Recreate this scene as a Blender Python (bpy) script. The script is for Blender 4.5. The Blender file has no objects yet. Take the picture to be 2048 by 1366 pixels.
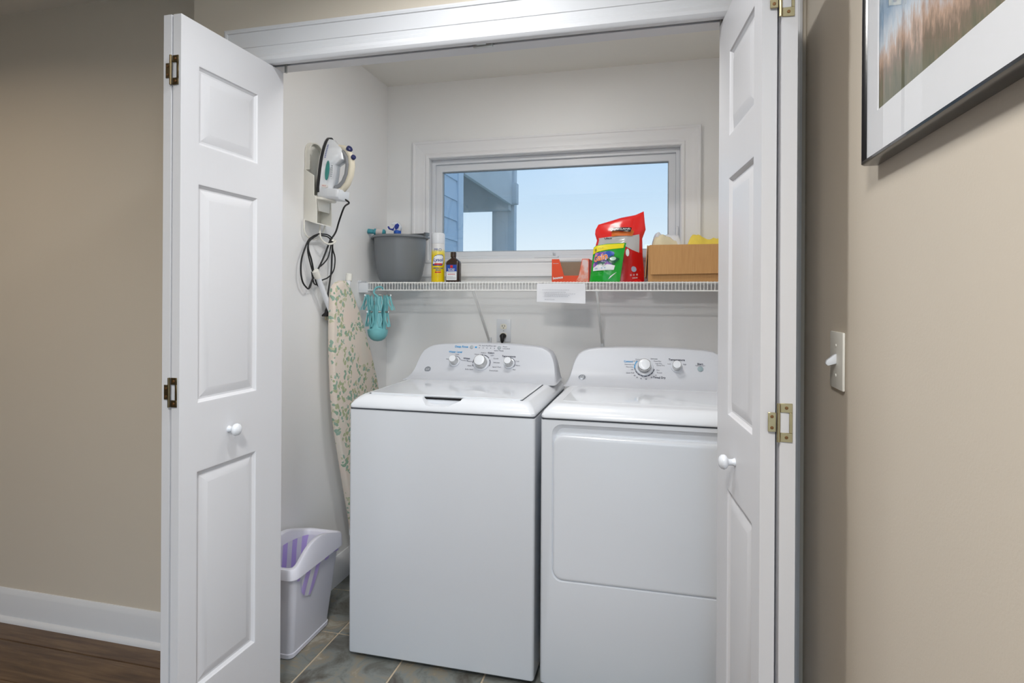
import bpy, bmesh, math, random
from mathutils import Vector, Matrix
random.seed(7)
SC = bpy.context.scene
COL = SC.collection
PI = math.pi

def lin(r, g, b):
    f = lambda c: (c/255/12.92) if c/255 <= .04045 else ((c/255+.055)/1.055)**2.4
    return (f(r), f(g), f(b), 1.0)

# ------------------------------------------------------------------ camera
cam_d = bpy.data.cameras.new('camera'); cam = bpy.data.objects.new('camera', cam_d); COL.objects.link(cam)
cam_d.sensor_width = 36.0; cam_d.lens = 36.0*1171.0/2048.0
cam_d.shift_y = (598.4-683.0)/2048.0
cam_d.clip_start = .02; cam_d.clip_end = 500
yaw, roll = math.radians(13.85), math.radians(-.317)
fw = Vector((-math.sin(yaw), math.cos(yaw), 0)); rr = Vector((math.cos(yaw), math.sin(yaw), 0)); uu = Vector((0, 0, 1))
r2 = math.cos(roll)*rr - math.sin(roll)*uu; u2 = math.sin(roll)*rr + math.cos(roll)*uu
m = Matrix.Identity(4)
for i in range(3):
    m[i][0], m[i][1], m[i][2] = r2[i], u2[i], -fw[i]
m[2][3] = 1.30
cam.matrix_world = m
SC.camera = cam

# ------------------------------------------------------------------ world, exposure
SC.view_settings.view_transform = 'Standard'; SC.view_settings.look = 'None'
SC.view_settings.gamma = 1.0; SC.view_settings.use_curve_mapping = False
SC.view_settings.exposure = 0.0
SC.cycles.use_denoising = True
SC.cycles.max_bounces = 10; SC.cycles.diffuse_bounces = 6; SC.cycles.transparent_max_bounces = 12
SC.cycles.sample_clamp_indirect = 4.0
W = bpy.data.worlds.new('sky'); SC.world = W; W.use_nodes = True
nt = W.node_tree; nt.nodes.clear()
tc = nt.nodes.new('ShaderNodeTexCoord'); sp = nt.nodes.new('ShaderNodeSeparateXYZ')
rp = nt.nodes.new('ShaderNodeValToRGB'); bg = nt.nodes.new('ShaderNodeBackground'); wo = nt.nodes.new('ShaderNodeOutputWorld')
nt.links.new(tc.outputs['Generated'], sp.inputs[0]); nt.links.new(sp.outputs['Z'], rp.inputs[0])
nt.links.new(rp.outputs[0], bg.inputs[0]); nt.links.new(bg.outputs[0], wo.inputs[0])
el = rp.color_ramp.elements
el[0].position = 0.0; el[0].color = lin(246, 250, 252)
el[1].position = 1.0; el[1].color = lin(128, 176, 230)
for p, c in ((.075, (228, 241, 250)), (.15, (206, 228, 246)), (.24, (188, 217, 245)), (.5, (160, 200, 240))):
    e = el.new(p); e.color = lin(*c)
bg.inputs[1].default_value = 3.9
HALL_LAMP, ROOM_FILL, CLOSET_FILL = 9.0, 42.0, 6.2      # watts: hall downlight, then the added room and closet fill lamps (built with their fixtures further down)

# ------------------------------------------------------------------ materials
MATS = {}
def M(name, rgb, rough=.5, metal=0.0, nscale=0, namt=0.0, bump=0.0, bscale=None, stretch=None, spec=.5, coat=0.0):
    if name in MATS: return MATS[name]
    mt = bpy.data.materials.new(name); mt.use_nodes = True
    t = mt.node_tree; b = t.nodes['Principled BSDF']
    c = lin(*rgb)
    b.inputs['Base Color'].default_value = c; b.inputs['Roughness'].default_value = rough
    b.inputs['Metallic'].default_value = metal; b.inputs['Specular IOR Level'].default_value = spec
    b.inputs['Coat Weight'].default_value = coat; b.inputs['Coat Roughness'].default_value = .05
    if nscale or bump:
        co = t.nodes.new('ShaderNodeTexCoord'); src = co.outputs['Object']
        if stretch:
            mp = t.nodes.new('ShaderNodeMapping'); mp.inputs['Scale'].default_value = stretch
            t.links.new(src, mp.inputs[0]); src = mp.outputs[0]
        nz = t.nodes.new('ShaderNodeTexNoise'); nz.inputs['Scale'].default_value = nscale or 20; nz.inputs['Detail'].default_value = 4
        t.links.new(src, nz.inputs['Vector'])
        if namt:
            mx = t.nodes.new('ShaderNodeMix'); mx.data_type = 'RGBA'
            mx.inputs['A'].default_value = tuple(max(0, v*(1-namt)) for v in c[:3])+(1,)
            mx.inputs['B'].default_value = tuple(min(1, v*(1+namt)) for v in c[:3])+(1,)
            t.links.new(nz.outputs['Fac'], mx.inputs['Factor']); t.links.new(mx.outputs['Result'], b.inputs['Base Color'])
        if bump:
            n2 = t.nodes.new('ShaderNodeTexNoise'); n2.inputs['Scale'].default_value = bscale or nscale; n2.inputs['Detail'].default_value = 3
            t.links.new(src, n2.inputs['Vector'])
            bp = t.nodes.new('ShaderNodeBump'); bp.inputs['Strength'].default_value = bump; bp.inputs['Distance'].default_value = .002
            t.links.new(n2.outputs['Fac'], bp.inputs['Height']); t.links.new(bp.outputs[0], b.inputs['Normal'])
    MATS[name] = mt
    return mt

beige = M('beige_wall_paint', (206, 196, 181), .55, nscale=3, namt=.02, bump=.10, bscale=260)
white_wall = M('white_closet_paint', (238, 238, 238), .5, nscale=3, namt=.012, bump=.08, bscale=260)
ceil_m = M('ceiling_paint', (228, 226, 220), .8, nscale=4, namt=.015, bump=.08, bscale=300)
trim_m = M('white_gloss_trim', (216, 217, 220), .46, nscale=5, namt=.01)
door_m = M('white_door_paint', (213, 213, 216), .38, nscale=4, namt=.01, bump=.12, bscale=90, stretch=(1, 1, .05))
enamel = M('white_enamel', (220, 223, 228), .22, nscale=2, namt=.008, coat=.25)
gloss_w = M('glossy_white_panel', (220, 223, 228), .10, nscale=4, namt=.008, coat=.4)
console_w = M('console_plastic', (196, 199, 206), .38, nscale=4, namt=.008)
plastic_w = M('white_plastic', (222, 225, 230), .25, nscale=4, namt=.01)
plastic_c = M('cream_plastic', (231, 229, 221), .42, nscale=6, namt=.015)
wire_m = M('white_wire_coat', (236, 236, 234), .35, nscale=30, namt=.01)
brass = M('dull_brass', (188, 176, 140), .34, 1.0, nscale=60, namt=.12)
bronze = M('dark_brass', (112, 100, 76), .40, 1.0, nscale=60, namt=.2)
chrome = M('chrome', (206, 206, 204), .14, 1.0, nscale=40, namt=.03)
steel = M('galvanised_steel', (196, 196, 192), .35, 1.0, nscale=50, namt=.08)
black_rub = M('black_rubber', (18, 18, 20), .45, nscale=60, namt=.1)
dark_gap = M('dark_seam', (70, 74, 82), .8, nscale=30, namt=.05)
ink = M('dark_ink', (52, 54, 74), .6, nscale=80, namt=.03)
ink_g = M('grey_ink', (120, 124, 134), .6, nscale=80, namt=.03)
ink_b = M('blue_ink', (40, 148, 206), .6, nscale=80, namt=.03)
grout_m = M('tan_grout', (196, 180, 156), .9, nscale=90, namt=.12, bump=.3)
gasket = M('grey_button', (158, 166, 172), .45, nscale=40, namt=.03)

def graph(name):
    mt = bpy.data.materials.new(name); mt.use_nodes = True
    t = mt.node_tree
    return mt, t, t.nodes['Principled BSDF']
def nd(t, kind, **kw):
    n = t.nodes.new(kind)
    for k, v in kw.items():
        if k in n.inputs: n.inputs[k].default_value = v
        else: setattr(n, k, v)
    return n
def ramp(t, stops, interp='LINEAR'):
    r = t.nodes.new('ShaderNodeValToRGB'); r.color_ramp.interpolation = interp
    e = r.color_ramp.elements
    while len(e) < len(stops): e.new(.5)
    for i, (p, c) in enumerate(stops): e[i].position = p; e[i].color = lin(*c)
    return r

# slate-look floor tile
tile_m, t, b = graph('slate_tile')
co = nd(t, 'ShaderNodeTexCoord'); oi = nd(t, 'ShaderNodeObjectInfo')
ad = nd(t, 'ShaderNodeVectorMath', operation='ADD'); sc_ = nd(t, 'ShaderNodeMath', operation='MULTIPLY'); sc_.inputs[1].default_value = 40
t.links.new(oi.outputs['Random'], sc_.inputs[0]); t.links.new(co.outputs['Object'], ad.inputs[0]); t.links.new(sc_.outputs[0], ad.inputs[1])
n1 = nd(t, 'ShaderNodeTexNoise', Scale=6.0, Detail=9.0, Roughness=.68, Distortion=.8); t.links.new(ad.outputs[0], n1.inputs['Vector'])
rp1 = ramp(t, [(.30, (72, 64, 56)), (.42, (104, 104, 98)), (.50, (124, 128, 124)), (.58, (140, 130, 112)), (.72, (184, 182, 172))])
t.links.new(n1.outputs['Fac'], rp1.inputs[0]); t.links.new(rp1.outputs[0], b.inputs['Base Color'])
b.inputs['Roughness'].default_value = .5
bp = nd(t, 'ShaderNodeBump', Strength=.35, Distance=.004); t.links.new(n1.outputs['Fac'], bp.inputs['Height']); t.links.new(bp.outputs[0], b.inputs['Normal'])

# brown floor plank
plank_m, t, b = graph('brown_plank')
co = nd(t, 'ShaderNodeTexCoord'); oi = nd(t, 'ShaderNodeObjectInfo'); mp = nd(t, 'ShaderNodeMapping'); mp.inputs['Scale'].default_value = (1.2, 16, 1)
mu = nd(t, 'ShaderNodeMath', operation='MULTIPLY'); mu.inputs[1].default_value = 30
ad = nd(t, 'ShaderNodeVectorMath', operation='ADD')
t.links.new(oi.outputs['Random'], mu.inputs[0]); t.links.new(co.outputs['Object'], mp.inputs[0]); t.links.new(mp.outputs[0], ad.inputs[0]); t.links.new(mu.outputs[0], ad.inputs[1])
n1 = nd(t, 'ShaderNodeTexNoise', Scale=2.2, Detail=8.0, Roughness=.65, Distortion=.6); t.links.new(ad.outputs[0], n1.inputs['Vector'])
rp1 = ramp(t, [(.3, (62, 46, 32)), (.48, (92, 70, 50)), (.6, (110, 87, 63)), (.75, (126, 104, 78))])
t.links.new(n1.outputs['Fac'], rp1.inputs[0]); t.links.new(rp1.outputs[0], b.inputs['Base Color']); b.inputs['Roughness'].default_value = .42
bp = nd(t, 'ShaderNodeBump', Strength=.15, Distance=.002); t.links.new(n1.outputs['Fac'], bp.inputs['Height']); t.links.new(bp.outputs[0], b.inputs['Normal'])

# window / picture glass: transparent with a Fresnel reflection
def glass(name, tint=(1, 1, 1, 1)):
    mt, t, b = graph(name)
    t.nodes.remove(b)
    tr = nd(t, 'ShaderNodeBsdfTransparent'); tr.inputs[0].default_value = tint
    gl = nd(t, 'ShaderNodeBsdfGlossy'); gl.inputs['Roughness'].default_value = .0
    lw = nd(t, 'ShaderNodeLayerWeight'); lw.inputs['Blend'].default_value = .5      # Schlick reflectance, the same from both sides
    pw = nd(t, 'ShaderNodeMath', operation='POWER'); pw.inputs[1].default_value = 5.0; t.links.new(lw.outputs['Facing'], pw.inputs[0])
    fr = nd(t, 'ShaderNodeMath', operation='MULTIPLY_ADD'); fr.inputs[1].default_value = .96; fr.inputs[2].default_value = .04; t.links.new(pw.outputs[0], fr.inputs[0])
    mx = nd(t, 'ShaderNodeMixShader'); out = t.nodes['Material Output']
    t.links.new(fr.outputs[0], mx.inputs[0]); t.links.new(tr.outputs[0], mx.inputs[1]); t.links.new(gl.outputs[0], mx.inputs[2]); t.links.new(mx.outputs[0], out.inputs[0])
    return mt
pane_m = glass('screened_dimmed_glass', (.515, .525, .53, 1)); pic_glass = glass('picture_glass')  # pane tint deepened to dim the strong sky behind it

# ironing board cover: beige cotton with green leaf clusters
cover_m, t, b = graph('leaf_print_cotton')
co = nd(t, 'ShaderNodeTexCoord')
nw = nd(t, 'ShaderNodeTexNoise', Scale=26.0, Detail=3.0); t.links.new(co.outputs['Object'], nw.inputs['Vector'])
mxv = nd(t, 'ShaderNodeMix'); mxv.data_type = 'VECTOR'; mxv.inputs['Factor'].default_value = .035
t.links.new(co.outputs['Object'], mxv.inputs['A']); t.links.new(nw.outputs['Color'], mxv.inputs['B'])
vo = nd(t, 'ShaderNodeTexVoronoi', Scale=54.0); t.links.new(mxv.outputs['Result'], vo.inputs['Vector'])
lt = nd(t, 'ShaderNodeMath', operation='LESS_THAN'); lt.inputs[1].default_value = .50; t.links.new(vo.outputs['Distance'], lt.inputs[0])
cl = nd(t, 'ShaderNodeTexNoise', Scale=11.0, Detail=1.5, Distortion=.4); t.links.new(co.outputs['Object'], cl.inputs['Vector'])
gt = nd(t, 'ShaderNodeMath', operation='GREATER_THAN'); gt.inputs[1].default_value = .475; t.links.new(cl.outputs['Fac'], gt.inputs[0])
an = nd(t, 'ShaderNodeMath', operation='MULTIPLY'); t.links.new(lt.outputs[0], an.inputs[0]); t.links.new(gt.outputs[0], an.inputs[1])
sx = nd(t, 'ShaderNodeSeparateXYZ'); t.links.new(vo.outputs['Color'], sx.inputs[0])
lc = ramp(t, [(0, (136, 164, 142)), (.28, (166, 174, 138)), (.5, (146, 172, 156)), (.72, (188, 188, 158)), (.88, (212, 202, 186))], 'CONSTANT'); t.links.new(sx.outputs['X'], lc.inputs[0])
n3 = nd(t, 'ShaderNodeTexNoise', Scale=8.0); t.links.new(co.outputs['Object'], n3.inputs['Vector'])
bc = ramp(t, [(.35, (216, 208, 196)), (.65, (222, 206, 194))]); t.links.new(n3.outputs['Fac'], bc.inputs[0])
mx = nd(t, 'ShaderNodeMix'); mx.data_type = 'RGBA'
t.links.new(an.outputs[0], mx.inputs['Factor']); t.links.new(bc.outputs[0], mx.inputs['A']); t.links.new(lc.outputs[0], mx.inputs['B'])
t.links.new(mx.outputs['Result'], b.inputs['Base Color']); b.inputs['Roughness'].default_value = .9

# purple striped bin liner
liner_m, t, b = graph('striped_liner')
co = nd(t, 'ShaderNodeTexCoord'); mp = nd(t, 'ShaderNodeMapping'); mp.inputs['Rotation'].default_value = (.25, 0, 0)
t.links.new(co.outputs['Object'], mp.inputs[0])
wv = nd(t, 'ShaderNodeTexWave', Scale=5.2, Distortion=1.6); wv.bands_direction = 'Y'; wv.inputs['Detail'].default_value = 1.0
t.links.new(mp.outputs[0], wv.inputs['Vector'])
r3 = ramp(t, [(0, (222, 222, 232)), (.5, (192, 172, 234))], 'CONSTANT'); t.links.new(wv.outputs['Fac'], r3.inputs[0]); t.links.new(r3.outputs[0], b.inputs['Base Color'])
b.inputs['Roughness'].default_value = .35

# brown cardboard
card_m, t, b = graph('cardboard')
co = nd(t, 'ShaderNodeTexCoord'); mp = nd(t, 'ShaderNodeMapping'); mp.inputs['Scale'].default_value = (60, 60, 2)
t.links.new(co.outputs['Object'], mp.inputs[0]); n1 = nd(t, 'ShaderNodeTexNoise', Scale=3.0, Detail=3.0); t.links.new(mp.outputs[0], n1.inputs['Vector'])
r4 = ramp(t, [(.3, (190, 142, 90)), (.7, (199, 152, 99))]); t.links.new(n1.outputs['Fac'], r4.inputs[0]); t.links.new(r4.outputs[0], b.inputs['Base Color']); b.inputs['Roughness'].default_value = .8
card_in = M('grey_cardboard_inside', (160, 140, 120), .85, nscale=40, namt=.06)

# picture print: meadow under a pale blue sky
print_m, t, b = graph('meadow_print')
co = nd(t, 'ShaderNodeTexCoord'); mp = nd(t, 'ShaderNodeMapping'); mp.inputs['Scale'].default_value = (1, 40, 9)
t.links.new(co.outputs['Object'], mp.inputs[0]); n1 = nd(t, 'ShaderNodeTexNoise', Scale=1.6, Detail=8.0, Roughness=.7); t.links.new(mp.outputs[0], n1.inputs['Vector'])
n2 = nd(t, 'ShaderNodeTexNoise', Scale=7.0, Detail=5.0); t.links.new(co.outputs['Object'], n2.inputs['Vector'])
sz = nd(t, 'ShaderNodeSeparateXYZ'); t.links.new(co.outputs['Object'], sz.inputs[0])
a1 = nd(t, 'ShaderNodeMath', operation='MULTIPLY_ADD'); a1.inputs[1].default_value = .16; t.links.new(n1.outputs['Fac'], a1.inputs[0]); t.links.new(sz.outputs['Z'], a1.inputs[2])
a2 = nd(t, 'ShaderNodeMath', operation='MULTIPLY_ADD'); a2.inputs[1].default_value = .12; t.links.new(n2.outputs['Fac'], a2.inputs[0]); t.links.new(a1.outputs[0], a2.inputs[2])
mr = nd(t, 'ShaderNodeMapRange'); mr.inputs['From Min'].default_value = .14; mr.inputs['From Max'].default_value = .52; t.links.new(a2.outputs[0], mr.inputs['Value'])
r5 = ramp(t, [(0, (74, 76, 76)), (.12, (92, 96, 74)), (.24, (108, 106, 82)), (.32, (128, 110, 92)), (.40, (192, 160, 138)), (.50, (196, 206, 216)), (.62, (120, 150, 178)), (.8, (186, 204, 218))])
t.links.new(mr.outputs[0], r5.inputs[0])
dk = nd(t, 'ShaderNodeMix'); dk.data_type = 'RGBA'; dk.blend_type = 'OVERLAY'; dk.inputs['Factor'].default_value = .55
t.links.new(r5.outputs[0], dk.inputs['A']); t.links.new(n1.outputs['Fac'], dk.inputs['B']); t.links.new(dk.outputs['Result'], b.inputs['Base Color']); b.inputs['Roughness'].default_value = .7

# ------------------------------------------------------------------ mesh builder
class B:
    def __init__(s): s.v = []; s.f = []
    def add(s, vs, fs):
        o = len(s.v); s.v += [tuple(p) for p in vs]; s.f += [tuple(i+o for i in f) for f in fs]; return s
    def box(s, x0, x1, y0, y1, z0, z1):
        return s.add([(x0,y0,z0),(x1,y0,z0),(x1,y1,z0),(x0,y1,z0),(x0,y0,z1),(x1,y0,z1),(x1,y1,z1),(x0,y1,z1)],
                     [(0,3,2,1),(4,5,6,7),(0,1,5,4),(1,2,6,5),(2,3,7,6),(3,0,4,7)])
    def prism(s, poly, fn, a, b):
        """polygon of 2D points pushed from a to b; fn(u, v, w) -> world"""
        n = len(poly)
        return s.add([fn(u, v, a) for u, v in poly]+[fn(u, v, b) for u, v in poly],
                     [tuple(range(n))[::-1], tuple(range(n, 2*n))]+[(i, (i+1) % n, n+(i+1) % n, n+i) for i in range(n)])
    def loft(s, rings, cap0=True, cap1=True):
        n = len(rings[0]); vs = [p for r in rings for p in r]; fs = []
        for k in range(len(rings)-1):
            for i in range(n): fs.append((k*n+i, k*n+(i+1) % n, (k+1)*n+(i+1) % n, (k+1)*n+i))
        if cap0: fs.append(tuple(range(n))[::-1])
        if cap1: fs.append(tuple(range((len(rings)-1)*n, len(rings)*n)))
        return s.add(vs, fs)
    def lathe(s, prof, c, n=32, axis=(0, 0, 1), cap0=True, cap1=True):
        ax = Vector(axis).normalized(); a = ax.orthogonal().normalized(); bb = ax.cross(a); c = Vector(c)
        return s.loft([[tuple(c+ax*h+(a*math.cos(2*PI*i/n)+bb*math.sin(2*PI*i/n))*max(r, 1e-5)) for i in range(n)] for r, h in prof], cap0, cap1)
    def tube(s, pts, r, n=8, closed=False, sub=1):
        P = [Vector(p) for p in pts]
        if sub > 1:
            Q = []; m_ = len(P)
            for i in range(m_-1):
                p0 = P[max(i-1, 0)]; p1 = P[i]; p2 = P[i+1]; p3 = P[min(i+2, m_-1)]
                for k in range(sub):
                    u = k/sub
                    Q.append(.5*((2*p1)+(-p0+p2)*u+(2*p0-5*p1+4*p2-p3)*u*u+(-p0+3*p1-3*p2+p3)*u**3))
            P = Q+[P[-1]]
        R = r if isinstance(r, (list, tuple)) else [r]*len(P)
        if len(R) != len(P): R = [R[min(int(i*len(R)/len(P)), len(R)-1)] for i in range(len(P))]
        rings = []; prev = None
        for i, p in enumerate(P):
            d = (P[min(i+1, len(P)-1)]-P[max(i-1, 0)]).normalized()
            if prev is None: a = d.orthogonal().normalized()
            else: a = (prev-d*prev.dot(d)); a = a.normalized() if a.length > 1e-6 else d.orthogonal().normalized()
            prev = a; bb = d.cross(a)
            rings.append([tuple(p+(a*math.cos(2*PI*k/n)+bb*math.sin(2*PI*k/n))*R[i]) for k in range(n)])
        return s.loft(rings)
    def ell(s, c, rx, ry, rz, n=16, k=10):
        rings = []
        for j in range(k+1):
            th = -PI/2+PI*j/k; q = max(math.cos(th), 1e-3)
            rings.append([(c[0]+rx*q*math.cos(2*PI*i/n), c[1]+ry*q*math.sin(2*PI*i/n), c[2]+rz*math.sin(th)) for i in range(n)])
        return s.loft(rings)
    def obj(s, name, mat, parent=None, bevel=0, seg=2, smooth=38, origin=None, keep=False):
        me = bpy.data.meshes.new(name)
        if parent is not None:
            o3 = Vector(parent['_o'])
        elif origin is not None: o3 = Vector(origin)
        else:
            xs = [p[0] for p in s.v]; ys = [p[1] for p in s.v]; zs = [p[2] for p in s.v]
            o3 = Vector(((min(xs)+max(xs))/2, (min(ys)+max(ys))/2, min(zs)))
        me.from_pydata([tuple(Vector(p)-o3) for p in s.v], [], s.f)
        bm = bmesh.new(); bm.from_mesh(me)
        if not keep: bmesh.ops.recalc_face_normals(bm, faces=bm.faces[:])
        if bevel:
            es = [e for e in bm.edges if len(e.link_faces) == 2 and e.calc_face_angle(0) > .6]
            bmesh.ops.bevel(bm, geom=es, offset=bevel, segments=seg, profile=.5, affect='EDGES', clamp_overlap=True)
        bm.to_mesh(me); bm.free()
        if smooth:
            for p in me.polygons: p.use_smooth = True
            me.set_sharp_from_angle(angle=math.radians(smooth))
        me.materials.append(mat)
        o = bpy.data.objects.new(name, me); COL.objects.link(o)
        o['_o'] = tuple(o3)
        if parent is not None: o.parent = parent
        else: o.location = o3
        return o

def tag(o, label, cat=None, group=None, kind=None):
    o['label'] = label
    if cat: o['category'] = cat
    if group: o['group'] = group
    if kind: o['kind'] = kind
    return o
def thing(name, label, cat, loc, group=None, kind=None):
    o = bpy.data.objects.new(name, None); COL.objects.link(o); o.location = loc; o.empty_display_size = .05
    o['_o'] = tuple(loc)
    return tag(o, label, cat, group, kind)
def struct(o, label, cat): return tag(o, label, cat, None, 'structure')

def text(body, size):
    """flat lettering as 2D verts and faces, left-aligned on its base line"""
    cu = bpy.data.curves.new('t', 'FONT'); cu.body = body; cu.size = size; cu.resolution_u = 3
    o = bpy.data.objects.new('t', cu); COL.objects.link(o)
    dg = bpy.context.evaluated_depsgraph_get(); me = bpy.data.meshes.new_from_object(o.evaluated_get(dg))
    vs = [(v.co.x, v.co.y) for v in me.vertices]; fs = [tuple(p.vertices) for p in me.polygons]
    bpy.data.objects.remove(o); bpy.data.curves.remove(cu); bpy.data.meshes.remove(me)
    return vs, fs
def put_text(bd, body, size, fn, align='c', shear=0, wide=1.0, weight=0):
    """fn(u, v) -> world"""
    vs, fs = text(body, size)
    if not vs: return bd
    x0 = min(v[0] for v in vs); x1 = max(v[0] for v in vs)
    sh = {'l': -x0, 'c': -(x0+x1)/2, 'r': -x1}[align]
    offs = [(0, 0)] if not weight else [(0, 0), (weight, 0), (-weight, 0), (0, weight), (0, -weight)]
    for i, (ox, oy) in enumerate(offs):        # bold strokes: thin layers, each a hair in front of the last
        bd.add([(lambda p_: (p_[0], p_[1]-i*.00015, p_[2]))(fn((x+sh)*wide+y*shear+ox, y+oy)) for x, y in vs], fs)
    return bd
def rrect(x0, x1, z0, z1, r, n=6, rb=None):
    rb = r if rb is None else rb
    pts = []
    for cx, cz, a0, q in ((x1-r, z1-r, 0, r), (x0+r, z1-r, PI/2, r), (x0+rb, z0+rb, PI, rb), (x1-rb, z0+rb, 1.5*PI, rb)):
        for i in range(n+1):
            a = a0+PI/2*i/n; pts.append((cx+q*math.cos(a), cz+q*math.sin(a)))
    return pts
XZ = lambda u, v, w: (u, w, v)
XY = lambda u, v, w: (u, v, w)
YZ = lambda u, v, w: (w, u, v)

# ================================================================== the setting
XR, XL, YB, YF, YH, ZC = .364, -1.41, 2.90, 1.615, 1.81, 2.44
# closet front wall with its opening, ending left in the corner of the hall
bd = B()
OL, OR_, OT = -1.238, .24, 2.06
bd.box(-1.478, OL, YF, 1.731, 0, ZC); bd.box(OR_, XR, YF, 1.731, 0, ZC); bd.box(OL, OR_, YF, 1.731, OT, ZC)
struct(bd.obj('wall_front', beige, smooth=0), 'beige wall around the closet opening, above the white head casing', 'wall')
struct(B().box(-1.478, XL, 1.731, 3.05, 0, ZC).obj('wall_left', white_wall, smooth=0), 'white closet side wall with the iron holder on it', 'wall')
struct(B().box(.42, .50, 1.731, 3.05, 0, ZC).obj('wall_closet_right', white_wall, smooth=0), 'white closet side wall beyond the dryer', 'wall')
WX0, WX1, WZ0, WZ1 = -1.175, .118, 1.50, 2.045
bd = B(); bd.box(-1.478, WX0, YB, 3.05, 0, ZC); bd.box(WX1, .50, YB, 3.05, 0, ZC); bd.box(WX0, WX1, YB, 3.05, 0, WZ0); bd.box(WX0, WX1, YB, 3.05, WZ1, ZC)
struct(bd.obj('wall_back', white_wall, smooth=0), 'white closet back wall with the window in it', 'wall')
struct(B().box(XR, .46, -.1, 1.731, 0, ZC).obj('wall_right', beige, smooth=0), 'beige hall wall carrying the framed picture and the switch', 'wall')
struct(B().box(-4.2, -1.478, YH, 1.92, 0, ZC).obj('wall_hall', beige, smooth=0), 'darker beige hall wall left of the open closet doors', 'wall')
struct(B().box(-4.3, -4.2, -2.4, 1.92, 0, ZC).obj('wall_west', beige, smooth=0), 'beige wall at the far left end of the hall', 'wall')
bd = B(); bd.box(-4.2, -.7, -2.5, -2.4, 0, ZC); bd.box(3.4, 3.6, -2.5, -2.4, 0, ZC); bd.box(-.7, 3.4, -2.5, -2.4, 2.08, ZC)  # wide opening added so sky light fills hall and closet from behind
struct(B().box(3.5, 3.6, -2.4, 1.4, 0, ZC).obj('wall_east', beige, smooth=0), 'beige end wall of the room round the corner from the picture', 'wall')
struct(B().box(.46, 3.5, 1.3, 1.4, 0, ZC).obj('wall_far', beige, smooth=0), 'beige wall of the room behind the picture wall', 'wall')
struct(bd.obj('wall_rear', beige, smooth=0), 'unseen beige rear wall with a wide opening added to let in fill daylight', 'wall')
struct(B().box(-4.3, 3.6, -2.5, 1.92, ZC, ZC+.1).obj('ceiling', ceil_m, smooth=0), 'white hall ceiling seen at the upper left', 'ceiling')
struct(B().box(-1.478, .50, 1.92, 3.05, ZC, ZC+.1).obj('ceiling', ceil_m, smooth=0), 'white ceiling inside the closet', 'ceiling')
# floors: planks in the hall, tiles in the closet
FW = struct(B().box(-4.3, 3.6, -2.5, 1.70, -.06, -.012).obj('floor', M('dark_underlay', (40, 30, 24), .9, nscale=20, namt=.1), smooth=0, origin=(0, 0, 0)), 'dark brown wood plank floor of the hall', 'floor')
pl = {}
y = -2.4; row = 0
while y < 1.695:
    y1 = min(y+.178, 1.698); x = -4.2-random.random()*.9; row += 1
    if y > 1.0 and y1 < 1.3: pass
    XE = XR if y1 > -.1 else 3.5
    while x < XE:
        x1 = x+1.22; a, c = max(x, -4.2), min(x1, XE)
        if c-a > .05:
            cx, cy = (a+c)/2, (y+y1)/2
            o = B().box(a-cx+.0007, c-cx-.0007, y-cy+.0007, y1-cy-.0007, -.012, 0).obj('plank', plank_m, None, bevel=.0012, seg=1, smooth=0, origin=(0, 0, 0))
            o.parent = FW; o.location = (cx, cy, 0)
        x = x1
    y = y1
# strip of planks under the hall wall recess
o = B().box(-4.2, -1.478, 1.6985, 1.81, -.06, 0).obj('plank', plank_m, FW, smooth=0)
FT = struct(B().box(-1.478, .50, 1.70, 3.05, -.06, -.003).obj('floor', grout_m, smooth=0, origin=(0, 0, 0)), 'grey slate-look tile floor inside the closet with tan grout', 'floor')
for i in range(-1, 6):
    for j in range(-1, 4):
        x0, y0 = -1.1915+.311*(i-1)+.0035, 2.0475+.311*(j-1)+.0035
        a, c, e, f = max(x0, XL), min(x0+.304, .42), max(y0, 1.702), min(y0+.304, YB)
        if c-a < .02 or f-e < .02: continue
        o = B().box(a-x0, c-x0, e-y0, f-y0, -.012, 0).obj('tile', tile_m, None, bevel=.0015, seg=1, smooth=0, origin=(0, 0, 0))
        o.parent = FT; o.location = (x0, y0, 0)

# baseboards: board with ogee top and a quarter round at the foot
def baseboard(name, p0, p1, nrm, label, qr=True):
    p0, p1, nrm = Vector(p0), Vector(p1), Vector(nrm)
    root = struct(B().prism([(0, 0), (.014, 0), (.014, .098), (.012, .103), (.012, .108), (.008, .113), (.007, .120), (.003, .125), (0, .125)],
                            lambda u, v, w: tuple(p0.lerp(p1, w)+nrm*u+Vector((0, 0, v))), 0, 1).obj(name, trim_m, smooth=50), label, 'baseboard')
    if qr:
        prof = [(.014, 0)]+[(.014+.015*math.cos(a*PI/12), .019*math.sin(a*PI/12)) for a in range(7)]
        B().prism(prof, lambda u, v, w: tuple(p0.lerp(p1, w)+nrm*u+Vector((0, 0, v))), 0, 1).obj('shoe_moulding', trim_m, root, smooth=50)
    return root
baseboard('baseboard_hall', (-4.2, YH, 0), (-1.478, YH, 0), (0, -1, 0), 'white baseboard along the darker beige hall wall')
baseboard('baseboard_left', (XL, 1.735, 0), (XL, YB, 0), (1, 0, 0), 'white baseboard inside the closet behind the waste bin', False)
baseboard('baseboard_right', (XR, -.1, 0), (XR, 1.59, 0), (-1, 0, 0), 'white baseboard under the framed picture wall')

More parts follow.
